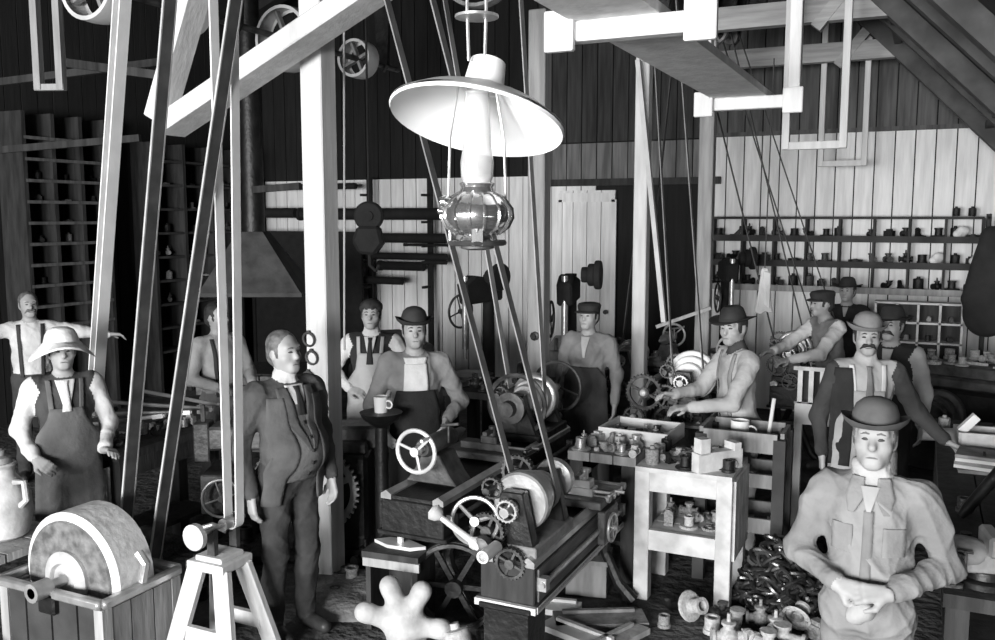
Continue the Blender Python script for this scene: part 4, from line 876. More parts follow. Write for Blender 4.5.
# ------------------------------------------------------------------ benches, stands and shelves
def bench(name, label, x0, x1, y0, y1, z, topm, legm, planks=3, cat='workbench', shelf=True):
    t = thing(name, label, cat, ((x0 + x1) / 2, (y0 + y1) / 2, 0)); W, D = x1 - x0, y1 - y0
    long_y = D > W; n = planks
    for k in range(n):
        if long_y: part(MB().box((-W / 2 + W * (k + .5) / n, 0, z - .03), (W / n - .008, D, .06)), 'plank', topm, t)
        else: part(MB().box((0, -D / 2 + D * (k + .5) / n, z - .03), (W, D / n - .008, .06)), 'plank', topm, t)
    for sx in (-1, 1):
        for sy in (-1, 1): part(MB().box((sx * (W / 2 - .06), sy * (D / 2 - .06), (z - .06) / 2), (.09, .09, z - .06)), 'leg', legm, t)
    for sx in (-1, 1): part(MB().box((sx * (W / 2 - .06), 0, z - .13), (.04, D - .2, .12)), 'apron_board', legm, t)
    if shelf: part(MB().box((0, 0, .25), (W - .1, D - .1, .03)), 'lower_shelf', legm, t)
    return t
# bench along the side wall, with the vise
bench('workbench', 'long dark workbench with the vise beside the man in the bowler hat', .14, 1.15, 4.0, 7.6, .88, 'dark_wood', 'dark_wood', 5)
vp = (.30, 4.2, .88)
t = thing('bench_vise', 'heavy bench vise with a rounded pale jaw on the long dark workbench', 'vise', vp, math.radians(100))
part(MB().lathe((0, 0, 0), (0, 0, 1), [(0, .12), (.025, .12), (.03, .08), (.06, .075)], 18), 'swivel_base', 'iron', t)
part(MB().box((0, .04, .10), (.13, .3, .09)).ball((0, .1, .13), .09, 12, (1, 1.5, .7)), 'body', 'cast_grey', t, bevel=.01)
part(MB().box((0, -.02, .18), (.2, .06, .09)), 'fixed_jaw', 'steel', t, bevel=.012); part(MB().box((0, -.12, .18), (.2, .055, .09)).box((0, -.16, .11), (.08, .14, .07)), 'sliding_jaw', 'cast_grey', t, bevel=.012)
part(MB().cyl((0, -.34, .1), (0, 0, .1), .022, n=12).ball((0, -.34, .1), .035, 8), 'screw', 'steel', t); part(MB().cyl((0, -.34, .24), (0, -.34, -.04), .01, n=8).ball((0, -.34, .24), .02, 8).ball((0, -.34, -.04), .02, 8), 'handle', 'iron', t)
cl = Vector((.0, 3.86, .88)); cl = atz(918, 628, .88)
t = thing('c_clamp', 'black iron screw clamp standing upright by the vise', 'clamp', (.17, 4.08, .88), -.2)
part(MB().tube([(.05, 0, .14), (-.02, 0, .15), (-.06, 0, .11), (-.06, 0, .03), (-.02, 0, .0), (.05, 0, .01)], .018, 8), 'frame', 'iron', t)
part(MB().cyl((.05, 0, .05), (.05, 0, .17), .009, n=8).cyl((.02, 0, .165), (.08, 0, .165), .006, n=8), 'screw', 'iron_grey', t)
bxp = atz(975, 438, .9)
t = thing('tool_box', 'pale open tool box with a tilted lid on the long dark workbench', 'box', (.42, 6.55, .88), .1)
for s in (-1, 1): part(MB().box((s * .16, 0, .08), (.018, .26, .16)), 'side_board', 'worn_white', t); part(MB().box((0, s * .12, .08), (.3, .018, .16)), 'end_board', 'worn_white', t)
part(MB().box((0, 0, .01), (.3, .24, .02)), 'bottom', 'mid_plank', t); part(MB().box((-.1, -.02, .2), (.05, .06, .14), Matrix.Rotation(.7, 3, 'Y')), 'lid', 'paper', t)
for k in range(5): solo(MB().box((0, 0, .011), (.34, .24, .02)), 'ledger', 'paper' if k % 2 else 'cast_grey', ('bottom', 'second lowest', 'middle', 'second highest', 'topmost')[k] + ' thin ledger of the flat pile before the pale tool box', 'book', (.42, 6.12, .88 + .0215 * k), (0, 0, random.uniform(-.2, .2)), 'ledgers on the long workbench')
solo(MB().lathe((0, 0, 0), (.45, -.1, .75), [(0, .02), (.05, .028), (.5, .032), (.62, .05), (.64, .02)], 12), 'machine_lever', 'iron', 'thick dark lever slanting up over the long workbench', 'lever', (.24, 5.05, .9))
scatter(12, (.2, 1.05), (4.6, 7.4), .885, (.07, .11), ['iron', 'iron_grey', 'cast_pale', 'steel'], 'on the long workbench by the vise', 'castings on the long workbench')
cast('can', 'cast_pale', (.2, 7.2, .88), .09, 'with spout by the hand of the man with the moustache', 'castings on the long workbench')
solo(MB().cyl((-.12, 0, .05), (.14, 0, .05), .045, n=14).cyl((.14, 0, .05), (.2, 0, .05), .03, n=12), 'steel_mandrel', 'steel', 'thick steel mandrel lying under the hand of the man with the moustache', 'mandrel', (.16, 6.8, .88), (0, 0, .3))
# white shelf bench
t = thing('shelf_bench', 'white painted open shelf bench heaped with fittings', 'shelf bench', (-1.27, 5.62, 0))
for sx in (-1, 1):
    for sy in (-1, 1): part(MB().box((sx * .255, sy * .22, .42), (.095, .09, .84)), 'leg', 'worn_white', t, bevel=.004)
for sy in (-1, 1):
    part(MB().box((0, sy * .235, .78), (.46, .05, .13)), 'top_rail', 'worn_white', t); part(MB().box((0, sy * .235, .40), (.46, .05, .13)), 'shelf_rail', 'worn_white', t)
for k in range(3): part(MB().box((0, -.18 + .18 * k, .85), (.60, .172, .03)), 'plank', 'worn_white', t); part(MB().box((0, -.15 + .15 * k, .455), (.44, .14, .02)), 'plank', 'worn_white', t)
for k in range(4): part(MB().box((.31, -.17 + .115 * k, .58), (.018, .11, .5)), 'side_board', 'worn_white', t)
scatter(9, (-1.47, -1.08), (5.46, 5.76), .466, (.08, .12), ['cast_pale', 'cast_grey', 'iron', 'cast_pale'], 'on the middle shelf of the white shelf bench', 'fittings inside the shelf bench', mind=.55)
scatter(20, (-1.53, -1.0), (5.42, 5.84), .866, (.06, .1), ['cast_pale', 'steel', 'cast_grey', 'iron'], 'on top of the white shelf bench', 'fittings on the shelf bench', mind=.5)
solo(MB().box((0, 0, .06), (.34, .07, .12)).box((-.12, .0, .16), (.07, .07, .1)).box((.12, 0, .14), (.05, .1, .05)), 'wooden_vise', 'worn_white', 'pale wooden clamp block upright on the white shelf bench', 'clamp', (-1.09, 5.5, .866), (0, 0, .9))
# tool stand between the two lathes
bench('tool_stand', 'dark stand between lathe and shelf bench covered with pale tools', -2.1, -1.62, 5.55, 6.25, .86, 'mid_plank', 'dark_wood', 3, 'stand')
t = thing('tray', 'shallow pale wooden tray on the dark stand behind the shelf bench', 'tray', (-1.74, 6.08, .86), -.05)
for k in range(2): part(MB().box((0, -.09 + .18 * k, .012), (.5, .175, .024)), 'plank', 'pale_plank', t)
for s in (-1, 1): part(MB().box((0, s * .19, .05), (.5, .02, .1)), 'side_board', 'pale_plank', t); part(MB().box((s * .24, 0, .05), (.02, .36, .1)), 'end_board', 'pale_plank', t)
scatter(18, (-2.08, -1.64), (5.58, 5.88), .862, (.06, .1), ['cast_pale', 'steel', 'cast_pale', 'cast_grey'], 'on the dark stand beside the wooden tray', 'tools on the dark stand', mind=.5)
scatter(8, (-1.94, -1.54), (5.96, 6.2), .886, (.05, .08), ['cast_grey', 'steel', 'iron'], 'inside the shallow pale wooden tray', 'bits in the wooden tray', mind=.6)
for k in range(5): solo(MB().cyl((-.2, 0, .016), (.2, 0, .016), .015, n=10).cyl((.2, 0, .016), (.23, 0, .016), .022, n=10), 'boring_bar', 'steel', 'slim steel boring bar across the bed of the cone pulley lathe', 'bar', (-1.84, 5.0 + .07 * k, .735), (0, 0, random.uniform(-.08, .08)), 'boring bars')
# crate stand
t = thing('crate_stand', 'dark timber stand with a shallow box top behind the white shelf bench', 'stand', (-1.02, 6.05, 0))
for sx in (-1, 1):
    for sy in (-1, 1): part(MB().box((sx * .25, sy * .17, .5), (.075, .075, 1.0)), 'leg', 'shelf_wood', t)
for s in (-1, 1):
    part(MB().box((0, s * .19, .97), (.47, .025, .13)), 'box_board', 'mid_plank', t); part(MB().box((s * .26, 0, .97), (.025, .3, .13)), 'box_board', 'mid_plank', t); part(MB().box((0, s * .19, .72), (.47, .025, .09)), 'rail', 'mid_plank', t); part(MB().box((0, s * .19, .42), (.47, .025, .10)), 'rail', 'mid_plank', t)
part(MB().box((0, 0, .91), (.46, .34, .02)), 'box_bottom', 'dark_wood', t)
solo(MB().lathe((0, 0, 0), (0, 0, 1), [(0, .05), (.08, .06), (.14, .062), (.14, .055), (.02, .05)], 18).ring((.075, 0, .07), (0, 1, 0), .035, .007, 12, 6), 'tin_mug', 'enamel', 'white mug in the box top of the dark crate stand', 'mug', (-1.06, 6.08, .92))
solo(MB().cyl((0, 0, 0), (.03, .02, .3), .013, n=8), 'file_handle', 'pale_plank', 'pale file sticking up from the box of the crate stand', 'file', (-.88, 6.1, .92))
scatter(5, (-1.2, -.85), (5.95, 6.15), .92, (.05, .06), ['iron', 'iron_grey', 'cast_grey'], 'in the box top of the crate stand', 'bits in the crate stand')
# slatted rack behind the moustached man
sp_ = at(818, 372, 6.9)
t = thing('slatted_crate', 'white slatted crate on a pale post behind the dark coated shoulder', 'crate', (sp_.x, sp_.y, 0))
part(MB().box((-.13, 0, .5), (.06, .06, 1.0)), 'post', 'pale_plank', t); part(MB().box((.13, 0, .5), (.06, .06, 1.0)), 'post', 'pale_plank', t)
for k in range(4): part(MB().box((-.12 + .08 * k, -.06, 1.13), (.035, .02, .26)), 'slat', 'worn_white', t)
part(MB().box((0, -.06, 1.27), (.34, .03, .03)), 'rail', 'worn_white', t); part(MB().box((0, -.07, .92), (.3, .03, .16)), 'board', 'pale_plank', t); part(MB().box((0, 0, 1.0), (.32, .14, .02)), 'bottom', 'mid_plank', t); part(MB().box((0, .05, 1.13), (.3, .02, .24)), 'crate_back', 'dark_wood', t)
# wall shelves
SX0, SX1 = aty(714, 217, YB - .15).x, aty(984, 217, YB - .15).x; SW = SX1 - SX0
t = thing('wall_shelf', 'long dark pigeonhole shelving along the bright board wall', 'shelf', ((SX0 + SX1) / 2, YB - .16, 0))
SZ = [2.41, 2.17, 1.87, 1.57]
for k, z in enumerate(SZ):
    part(MB().box((0, 0, z), (SW, .26, .03)), 'shelf_board', 'shelf_wood', t)
    if k: part(MB().box((0, -.14, z - .005), (SW, .02, .075)), 'shelf_edge', 'shelf_wood' if k < 3 else 'grey_timber', t)
for k in range(9): part(MB().box((-SW / 2 + SW * k / 8, .0, 1.98), (.025, .25, .86)), 'divider', 'shelf_wood', t)
for z in SZ[1:]:
    for k in range(17):
        x = SX0 + SW * (k + .5) / 17 + random.uniform(-.02, .02)
        if random.random() < .88: cast(random.choice(KINDS[:9]), random.choice(['iron', 'iron', 'iron_grey', 'iron']), (x, YB - .17 + random.uniform(-.03, .03), z + .02), random.uniform(.10, .135), 'on the pigeonhole wall shelf at ' + {2.17: 'the topmost', 1.87: 'the middle', 1.57: 'the lowest'}[z] + ' level', 'castings on the wall shelves')
for x, kd in ((SX1 - .28, 'can'), (SX1 - .12, 'can')): cast(kd, 'iron', (x, YB - .2, 2.43), .09, 'standing on top of the pigeonhole wall shelf', 'cans on the shelf top')
pk = Body()
for k in range(7): pk.ell((random.uniform(-.12, .12), random.uniform(-.04, .04), .06 + random.uniform(0, .1)), (.09, .06, .08), 'paper', .04)
pk.field(.014)
for x, z, s in ((SX1 - .22, 2.19, .9), (SX1 - .45, 1.89, .9), (SX1 - .05, 1.89, .9)):
    o = obj('paper_bundle', bpy.data.meshes.get('paper_bundle') or pk.surface('paper_bundle'), None, (x, YB - .2, z), (0, 0, random.random())); o.scale = (s * .62,) * 3; tag(o, 'crumpled white paper bundle at the end of the %s wall shelf' % ('top' if z > 2 else 'middle'), 'paper bundle', 'paper bundles')
# pale pigeonhole rack below
rp = at(918, 318, 9.2)
t = thing('parts_rack', 'pale thin framed rack of small square holes behind the moustached man', 'rack', (rp.x, rp.y, 0))
for k in range(5): part(MB().box((-.4 + .2 * k, 0, .8), (.022, .2, 1.5)), 'upright', 'worn_white', t)
for k in range(6): part(MB().box((0, 0, .55 + .2 * k), (.82, .2, .02)), 'shelf_board', 'worn_white', t)
part(MB().box((0, .11, .8), (.82, .015, 1.5)), 'rack_back', 'dark_wood', t)
for k in range(4):
    for j in range(3): cast(random.choice(['block', 'bushing', 'flange']), random.choice(['iron', 'cast_grey', 'iron_grey']), (rp.x - .3 + .2 * k, rp.y, .965 + .2 * j), .065, 'in a square hole of the pale thin framed rack', 'castings in the pale rack')
# dark coat on a peg
ct = Body(); 
for s in (-1, 1): ct.cap((s * .12, 0, .9), (s * .2, -.02, .3), .07, .055, 'cloth_black', .05)
ct.cap((-.1, 0, .95), (.1, 0, .95), .08, .08, 'cloth_black', .05).ell((0, 0, .55), (.2, .1, .45), 'cloth_black', .06).ell((0, 0, .2), (.22, .11, .25), 'cloth_black', .06).cap((0, .02, .95), (0, .04, 1.1), .06, .03, 'cloth_black', .04)
ct.field(.016); cp = at(983, 300, 8.8); o = obj('hanging_coat', ct.surface('hanging_coat'), None, (cp.x + .02, cp.y, 1.3), (0, .12, 0)); tag(o, 'long black coat hanging from a stand beside the wall shelf end', 'coat')
t = thing('coat_stand', 'dark pole stand that carries the long black coat', 'stand', (cp.x + .02, cp.y + .2, 0))
part(MB().cyl((0, 0, .03), (0, 0, 2.45), .025, n=10), 'pole', 'dark_wood', t); part(MB().cyl((0, .03, 2.4), (0, -.2, 2.44), .014, n=8), 'peg', 'dark_wood', t); part(MB().box((0, 0, .02), (.4, .05, .04)).box((0, 0, .02), (.05, .4, .04)), 'foot', 'dark_wood', t)

# ------------------------------------------------------------------ floor: chain heap, castings, timber
hc = atz(766, 612, 0)
t = thing('chain_heap', 'tangled black iron chain heaped beside the white shelf bench', 'chain', (hc.x + .09, hc.y + .06, 0))
lk = MB().tube([(.05 * math.cos(a) * (1.35 if abs(math.cos(a)) > .1 else 1), .036 * math.sin(a), 0) for a in [2 * PI * k / 12 for k in range(12)]], .012, 6, True).mesh('link', 'chain_iron')
lk2 = MB().tube([(.05 * math.cos(a) * 1.35, .036 * math.sin(a), 0) for a in [2 * PI * k / 12 for k in range(12)]], .012, 6, True).mesh('link', 'iron_grey')
for k in range(260):
    r = .27 * math.sqrt(random.random()); a = random.uniform(0, 2 * PI); zt = .03 + .46 * max(0, 1 - (r / .30) ** 1.6) * (random.random() ** .35)
    o = obj('link', lk if k % 4 else lk2, t, (r * math.cos(a), r * math.sin(a) * .8, zt), (random.uniform(-.9, .9), random.uniform(-.9, .9), random.uniform(0, 6.28)))
core = Body().ell((0, 0, .02), (.23, .18, .37), 'iron', .05); core.field(.03); obj('chain_core', core.surface('chain_core'), t)
flo = 'on the floor in front of the chain heap'
for k, (px, py, kd, m, s) in enumerate(((688, 622, 'flange', 'cast_pale', .14), (712, 634, 'bushing', 'cast_pale', .12), (735, 632, 'elbow', 'cast_pale', .13), (760, 628, 'valve_body', 'cast_grey', .13), (782, 622, 'elbow', 'cast_pale', .14), (798, 606, 'tee', 'cast_grey', .12), (806, 588, 'bracket', 'cast_pale', .12), (745, 645, 'bracket', 'cast_grey', .12), (775, 642, 'valve_body', 'cast_pale', .14), (795, 636, 'flange', 'cast_pale', .13), (812, 612, 'flange', 'cast_grey', .11), (722, 618, 'tee', 'iron_grey', .1), (672, 612, 'elbow', 'iron', .11), (700, 608, 'bracket', 'cast_grey', .09), (664, 628, 'bushing', 'cast_grey', .09), (728, 648, 'valve_body', 'cast_pale', .15), (752, 616, 'block', 'cast_grey', .12), (790, 650, 'elbow', 'cast_pale', .15), (768, 655, 'tee', 'cast_pale', .15), (806, 628, 'valve_body', 'cast_grey', .14), (770, 608, 'bracket', 'cast_pale', .13), (818, 640, 'block', 'cast_grey', .14))):
    p = atz(px, py, 0); cast(kd, m, (p.x, p.y, .01 if kd != 'flange' else .1), s, flo if k > 2 else 'on the floor before the leg of the white shelf bench', 'castings round the chain heap', rz=random.uniform(0, 6), tilt=(1.2, 0) if kd == 'flange' else (0, 0))
# star shaped manifold casting
mp_ = atz(404, 628, .15)
t = Body(); t.ell((0, 0, .2), (.13, .12, .14), 'cast_pale', .05)
for ax_, L in (((-.9, -.1, .35), .27), ((-.35, .1, .95), .27), ((.45, .05, .85), .25), ((.95, -.15, -.05), .25), ((-.3, -.5, -.8), .2), ((.4, .6, -.5), .2)):
    d_ = Vector(ax_).normalized(); t.cap((0, 0, .2), Vector((0, 0, .2)) + d_ * L, .07, .06, 'cast_pale', .05); t.cap(Vector((0, 0, .2)) + d_ * (L * .92), Vector((0, 0, .2)) + d_ * L, .068, .068, 'cast_pale', .01)
t.field(.012); o = obj('pipe_manifold', t.surface('pipe_manifold'), None, (mp_.x, mp_.y, -.0), (0, 0, YAW)); o.scale = (.85,) * 3; tag(o, 'white branching pipe casting with stubby arms on the floor', 'casting')
o = cast('can', 'cast_pale', atz(462, 660, .0), .17, 'lying half upright next to the white branching casting', 'castings by the manifold', tilt=(.3, 0))
# small box stool with flat plates, before the hand wheel lathe
sb = atz(408, 545, .5)
t = thing('box_stool', 'small dark box stool with pale edged top before the hand wheel lathe', 'stool', (sb.x - .05, sb.y, 0), .1)
part(MB().box((0, 0, .47), (.36, .3, .035)), 'top', 'dark_wood', t)
for s in (-1, 1): part(MB().box((s * .15, 0, .23), (.03, .26, .45)), 'side_board', 'dark_wood', t); part(MB().box((0, s * .13, .42), (.36, .02, .05)), 'edge_board', 'grey_timber' if s < 0 else 'dark_wood', t)
part(MB().box((0, .12, .23), (.3, .02, .44)), 'back_board', 'dark_wood', t)
solo(MB().prism([(-.17, -.02), (-.05, -.07), (.1, -.06), (.17, .0), (.02, .06), (-.1, .05)], (0, 0, .012), (1, 0, 0), (0, 1, 0), .02).cyl((0, 0, .02), (0, 0, .06), .02, n=8), 'steel_plate', 'bright_steel', 'pale ragged steel plate on the small box stool', 'plate', (sb.x - .05, sb.y, .488))
# belt wheel leaning beside the lathe
fw = atz(458, 622, .0)
t = thing('idle_flywheel', 'dark spoked belt wheel leaning beneath the cone pulley lathe', 'wheel', (fw.x + .05, fw.y - .12, .28), .2)
part(MB().ring((0, 0, 0), (0, 1, 0), .25, .02, 32, 6).lathe((0, -.04, 0), (0, 1, 0), [(0, .245), (0, .265), (.08, .265), (.08, .245)], 32, False), 'rim', 'iron_grey', t)
part(MB().cyl((0, -.06, 0), (0, .06, 0), .05, n=14), 'hub', 'iron', t)
for k in range(3): part(MB().beam((-.24 * math.cos(k * PI / 3), 0, -.24 * math.sin(k * PI / 3)), (.24 * math.cos(k * PI / 3), 0, .24 * math.sin(k * PI / 3)), .03, .02, (0, 1, 0)), 'spoke', 'iron', t)
# boards and scraps under the lathe
for k, (px, py, L, wd, rz_, m, lb) in enumerate(((600, 618, .55, .2, .5, 'mid_plank', 'short worn plank on the floor beneath the lathe leg'), (556, 606, .3, .16, .2, 'paper', 'pale scrap board on the floor under the lathe bed'), (580, 634, .5, .14, -.3, 'pale_plank', 'pale splintered plank on the floor by the lathe pedestal'), (520, 596, .3, .12, .7, 'paper', 'pale offcut on the floor behind the pedestal'), (615, 640, .5, .12, 1.2, 'grey_timber', 'grey plank lying at the foot of the shelf bench'))):
    p = atz(px, py, .03); solo(MB().box((0, 0, .02), (L, wd, .035)).box((0, wd * .3, .05), (L * .8, .03, .02)), 'plank_scrap', m, lb, 'plank', (p.x, p.y, 0), (0, 0, rz_))
hb = atz(600, 600, 0)
solo(MB().box((0, 0, .12), (.26, .26, .22), .2).box((.0, 0, .235), (.28, .28, .03), .2), 'wooden_crate', 'mid_plank', 'rough closed crate on the floor behind the lathe leg', 'crate', (hb.x - .12, hb.y + .12, 0))
solo(MB().cyl((0, 0, 0), (-.06, .04, .42), .012, n=8).ball((-.06, .04, .42), .02, 8).lathe((0, 0, 0), (0, 0, 1), [(0, .05), (.02, .05), (.03, .02)], 12), 'pinch_bar', 'steel', 'thin upright steel bar with ball end under the lathe bed', 'bar', (hb.x - .1, hb.y + .1, .252))
# floor heap between suit and lathe
dh = Body(); p = atz(352, 592, 0)
for k in range(10): dh.ell((random.uniform(-.3, .3), random.uniform(-.3, .3), 0), (random.uniform(.12, .25), random.uniform(.1, .2), random.uniform(.03, .07)), 'dust_heap', .08)
dh.field(.025); o = obj('dust_heap', dh.surface('dust_heap'), None, (p.x, p.y, -.01)); tag(o, 'low heap of pale dust and turnings on the dark floor', 'dust', kind='stuff')
for k, (px, py, kd, m, s) in enumerate(((345, 566, 'gear_blank', 'iron_grey', .17), (366, 560, 'valve_body', 'iron', .16), (350, 545, 'elbow', 'iron', .17), (340, 530, 'block', 'iron', .2), (362, 530, 'flange', 'iron', .18), (378, 572, 'bracket', 'iron_grey', .12), (352, 575, 'flange', 'cast_grey', .13), (335, 590, 'bushing', 'iron', .09), (385, 590, 'tee', 'iron', .1))):
    p = atz(px, py + 8, 0); cast(kd, m, (p.x, p.y, .0), s, 'in the dark heap at the foot of the thick white post', 'castings at the white post')
# scatter on floor further in
scatter(16, (-1.6, -.4), (6.4, 7.4), 0, (.08, .14), ['iron', 'iron_grey', 'cast_grey'], 'on the floor behind the white shelf bench', 'castings on the inner floor')
scatter(18, (-4.8, -3.9), (3.9, 5.6), 0, (.08, .16), ['iron', 'iron', 'iron_grey', 'cast_grey'], 'on the floor behind the white trestle', 'castings behind the trestle')
scatter(10, (-2.3, -2.05), (4.2, 6.0), 0, (.07, .11), ['iron', 'iron_grey'], 'on the floor between the two long lathes', 'castings between the lathes', mind=.6)

# ------------------------------------------------------------------ more machines
def drill_press(label, loc, rz=0, h=1.9, m='soot'):
    t = thing('drill_press', label, 'drill press', loc, rz)
    part(MB().box((0, 0, .05), (.5, .6, .1)), 'base', m, t, bevel=.02); part(MB().cyl((0, .15, .1), (0, .15, h), .07, .055, 16), 'column', m, t)
    part(MB().lathe((0, -.1, .85), (0, 0, 1), [(0, .05), (.02, .22), (.05, .22), (.055, .04)], 24).box((0, .05, .84), (.1, .2, .08)), 'table', 'iron_grey', t)
    part(MB().prism([(-.3, -.1), (.2, -.12), (.24, .08), (.1, .16), (-.3, .1)], (0, .0, h - .15), (0, -1, 0), (0, 0, 1), .14), 'head', m, t, bevel=.02)
    part(MB().cyl((0, -.18, 1.15), (0, -.18, h), .03, n=12).cyl((0, -.18, 1.05), (0, -.18, 1.15), .015, n=8), 'spindle', 'steel', t)
    part(MB().lathe((.12, .02, h + .0), (1, 0, 0), cone_prof((.07, .1, .13), .06), 20), 'cone_pulley', m, t)
    part(wheel(MB(), (-.14, -.1, 1.5), (1, 0, 0), .16, .012, .025, 4), 'feed_wheel', 'iron_grey', t)
    return t
def shaper(label, loc, rz=0, m='iron', s=1.0):
    t = thing('shaper_machine', label, 'shaping machine', loc, rz); t.scale = (s, s, s)
    part(MB().box((0, 0, .4), (.5, .8, .8)).box((0, 0, .05), (.66, .96, .1)), 'pillar', m, t, bevel=.03)
    part(MB().box((0, -.15, .9), (.26, 1.3, .18)).box((0, 0, .84), (.42, .8, .1)), 'ram', 'iron_grey', t, bevel=.02)
    part(MB().box((0, -.86, .86), (.16, .12, .3)).cyl((0, -.86, 1.0), (0, -.86, 1.14), .02, n=8), 'tool_head', 'iron_grey', t, bevel=.01)
    part(MB().box((0, -.66, .5), (.42, .36, .3)), 'work_table', 'iron_grey', t, bevel=.01)
    part(gear(MB(), (.31, .05, .55), (1, 0, 0), .3, .05, 40), 'bull_gear', m, t); part(gear(MB(), (.33, -.28, .72), (1, 0, 0), .12, .05, 18), 'pinion', 'iron_grey', t)
    part(wheel(MB(), (.3, -.66, .5), (1, 0, 0), .14, .012, .025, 4), 'hand_wheel', 'steel', t)
    part(MB().lathe((-.28, .05, .6), (-1, 0, 0), cone_prof((.2, .16, .12), .08), 24), 'cone_pulley', 'iron_grey', t)
    return t
p = at(350, 400, 6.3); sh1 = shaper('dark shaping machine with a large bull gear beside the young man in the vest', (p.x - .32, p.y + .05, 0), -1.1, s=.95)
for c_ in sh1.children:
    if c_.name.startswith('bull'): c_.data.materials[0] = M['steel']
p = at(568, 300, 8.2); drill_press('dark drill press with rounded head before the plank door', (p.x, p.y, 0), .2)
p = at(478, 300, 8.8); drill_press('dark drill press behind the man in black bib overalls', (p.x, p.y, 0), -.3, 1.85)
p = at(697, 265, 10.2); drill_press('dark drill press beside the grey end post', (p.x + .3, p.y + .3, 0), .4, 1.95)
shaper('dark shaping machine deep before the doorway', (-3.75, 9.7, 0), .3)
p = at(455, 330, 9.8); shaper('dark shaping machine against the bright wall behind the drill press', (p.x - .75, p.y + .1, 0), .8, s=1.1)
p = at(962, 380, 7.2); shaper('dark shaping machine beyond the long workbench', (p.x + .05, p.y + 1.2, 0), 1.2, s=1.1)
scatter(16, (p.x - .4, p.x + .35), (p.y + .9, p.y + 1.5), 1.09, (.08, .13), ['cast_pale', 'cast_pale', 'cast_grey'], 'on top of the shaping machine beyond the workbench', 'fittings on the shaping machine', mind=.5)
p = at(520, 330, 7.6)
bench('tool_bench', 'dark bench of tools between hand wheel lathe and plank door', p.x - .75, p.x - .05, p.y, p.y + .55, .9, 'dark_wood', 'dark_wood')
scatter(14, (p.x - .7, p.x - .1), (p.y + .05, p.y + .5), .905, (.06, .1), ['iron', 'iron_grey', 'steel', 'iron'], 'on the dark bench before the plank door', 'tools on the dark bench', mind=.6)
# cup and its stand beside the man in overalls
p = at(381, 412, 5.85)
solo(MB().lathe((0, 0, 0), (0, 0, 1), [(0, .12), (.03, .12), (.05, .05), (p.z - .1, .04), (p.z - .04, .12), (p.z, .14)], 18), 'pedestal_stand', 'iron', 'dark round pedestal beside the man in black overalls', 'stand', (p.x, p.y, 0))
solo(MB().lathe((0, 0, 0), (0, 0, 1), [(0, .042), (.1, .048), (.105, .05), (.105, .044), (.01, .04)], 16).ring((.06, 0, .055), (0, 1, 0), .025, .006, 10, 6), 'tin_cup', 'enamel', 'white cup on the dark pedestal by the man in black overalls', 'cup', (p.x, p.y, p.z))
# bench behind the trestle
p = atz(185, 445, .9)
bench('workbench', 'cluttered dark workbench behind the grindstone belts', p.x - .72, p.x - .28, p.y - .3, p.y + .65, .88, 'dark_wood', 'dark_wood')
scatter(14, (p.x - .68, p.x - .33), (p.y - .25, p.y + .6), .885, (.05, .1), ['iron', 'iron_grey', 'steel', 'cast_grey', 'cast_pale'], 'on the cluttered workbench behind the belts', 'tools on the cluttered workbench', mind=.6)
for k in range(4): solo(MB().cyl((-.35, 0, 0), (.35, 0, 0), .014, n=8).box((.3, 0, 0), (.08, .04, .03)), 'long_bar', 'steel', 'long bright bar leaning across the cluttered workbench', 'bar', (p.x - .55 + .05 * k, p.y - .05 + .15 * k, 1.02 + .03 * k), (0, .15 * (k - 1), .3 + .25 * k), 'bars on the cluttered workbench')

# ------------------------------------------------------------------ forge, pipe rack, wall rack, overhead work in the dark end
p = at(262, 290, 9.6)
t = thing('forge', 'blacksmith forge with a flaring sheet iron hood and chimney pipe', 'forge', (p.x, p.y, 0), YAW)
hz0 = p.z
part(MB().add([(-.55, -.4, hz0), (.5, -.4, hz0), (.5, .4, hz0), (-.55, .4, hz0), (-.2, -.14, hz0 + .62), (.06, -.14, hz0 + .62), (.06, .14, hz0 + .62), (-.2, .14, hz0 + .62)], [(0, 1, 5, 4), (1, 2, 6, 5), (2, 3, 7, 6), (3, 0, 4, 7), (4, 5, 6, 7)]).box((-.025, 0, hz0 - .02), (1.07, .82, .04)), 'hood', 'hood_iron', t)
part(MB().cyl((-.07, 0, hz0 + .6), (-.07, 0, 5.2), .12, n=18), 'chimney_pipe', 'iron', t)
for r_ in range(8):
    for k in range(4): part(MB().box((-.42 + .28 * k + (.07 if r_ % 2 else -.03), -.42, .05 + .1 * r_), (.265, .12, .09)), 'brick', 'stone_dark', t)
part(MB().box((0, .05, .4), (1.1, .8, .8)), 'hearth', 'dark_wood', t)
for s in (-1, 1): part(MB().box((s * .5, .36, (hz0) / 2), (.06, .06, hz0)), 'hood_post', 'iron', t)
solo(MB().box((0, 0, 1.1), (2.0, .03, 2.2)).box((0, -.03, 2.18), (2.0, .04, .06)).box((-.98, -.03, 1.1), (.05, .04, 2.2)).box((.98, -.03, 1.1), (.05, .04, 2.2)), 'fire_screen', 'soot', 'sooty sheet iron fire screen standing behind the forge', 'screen', (aty(262, 290, 10.9).x + .85, 10.9, 0))  # added dark sheet in place of the shade on the wall here
t = thing('pipe_rack', 'dark rack of long pipes before the bright wall behind the white post', 'rack', (0, YB - .35, 0))
for px in (262, 330, 372, 432):
    a = aty(px, 217, YB - .2); part(MB().box((a.x, .1, 1.5), (.07, .06, 3.0)), 'upright', 'soot', t)
    for pz in (186, 213, 237, 253, 278): z = aty(px, pz + 7, YB - .35).z; part(MB().box((a.x, .0, z - .03), (.04, .26, .035)), 'rack_arm', 'soot', t)
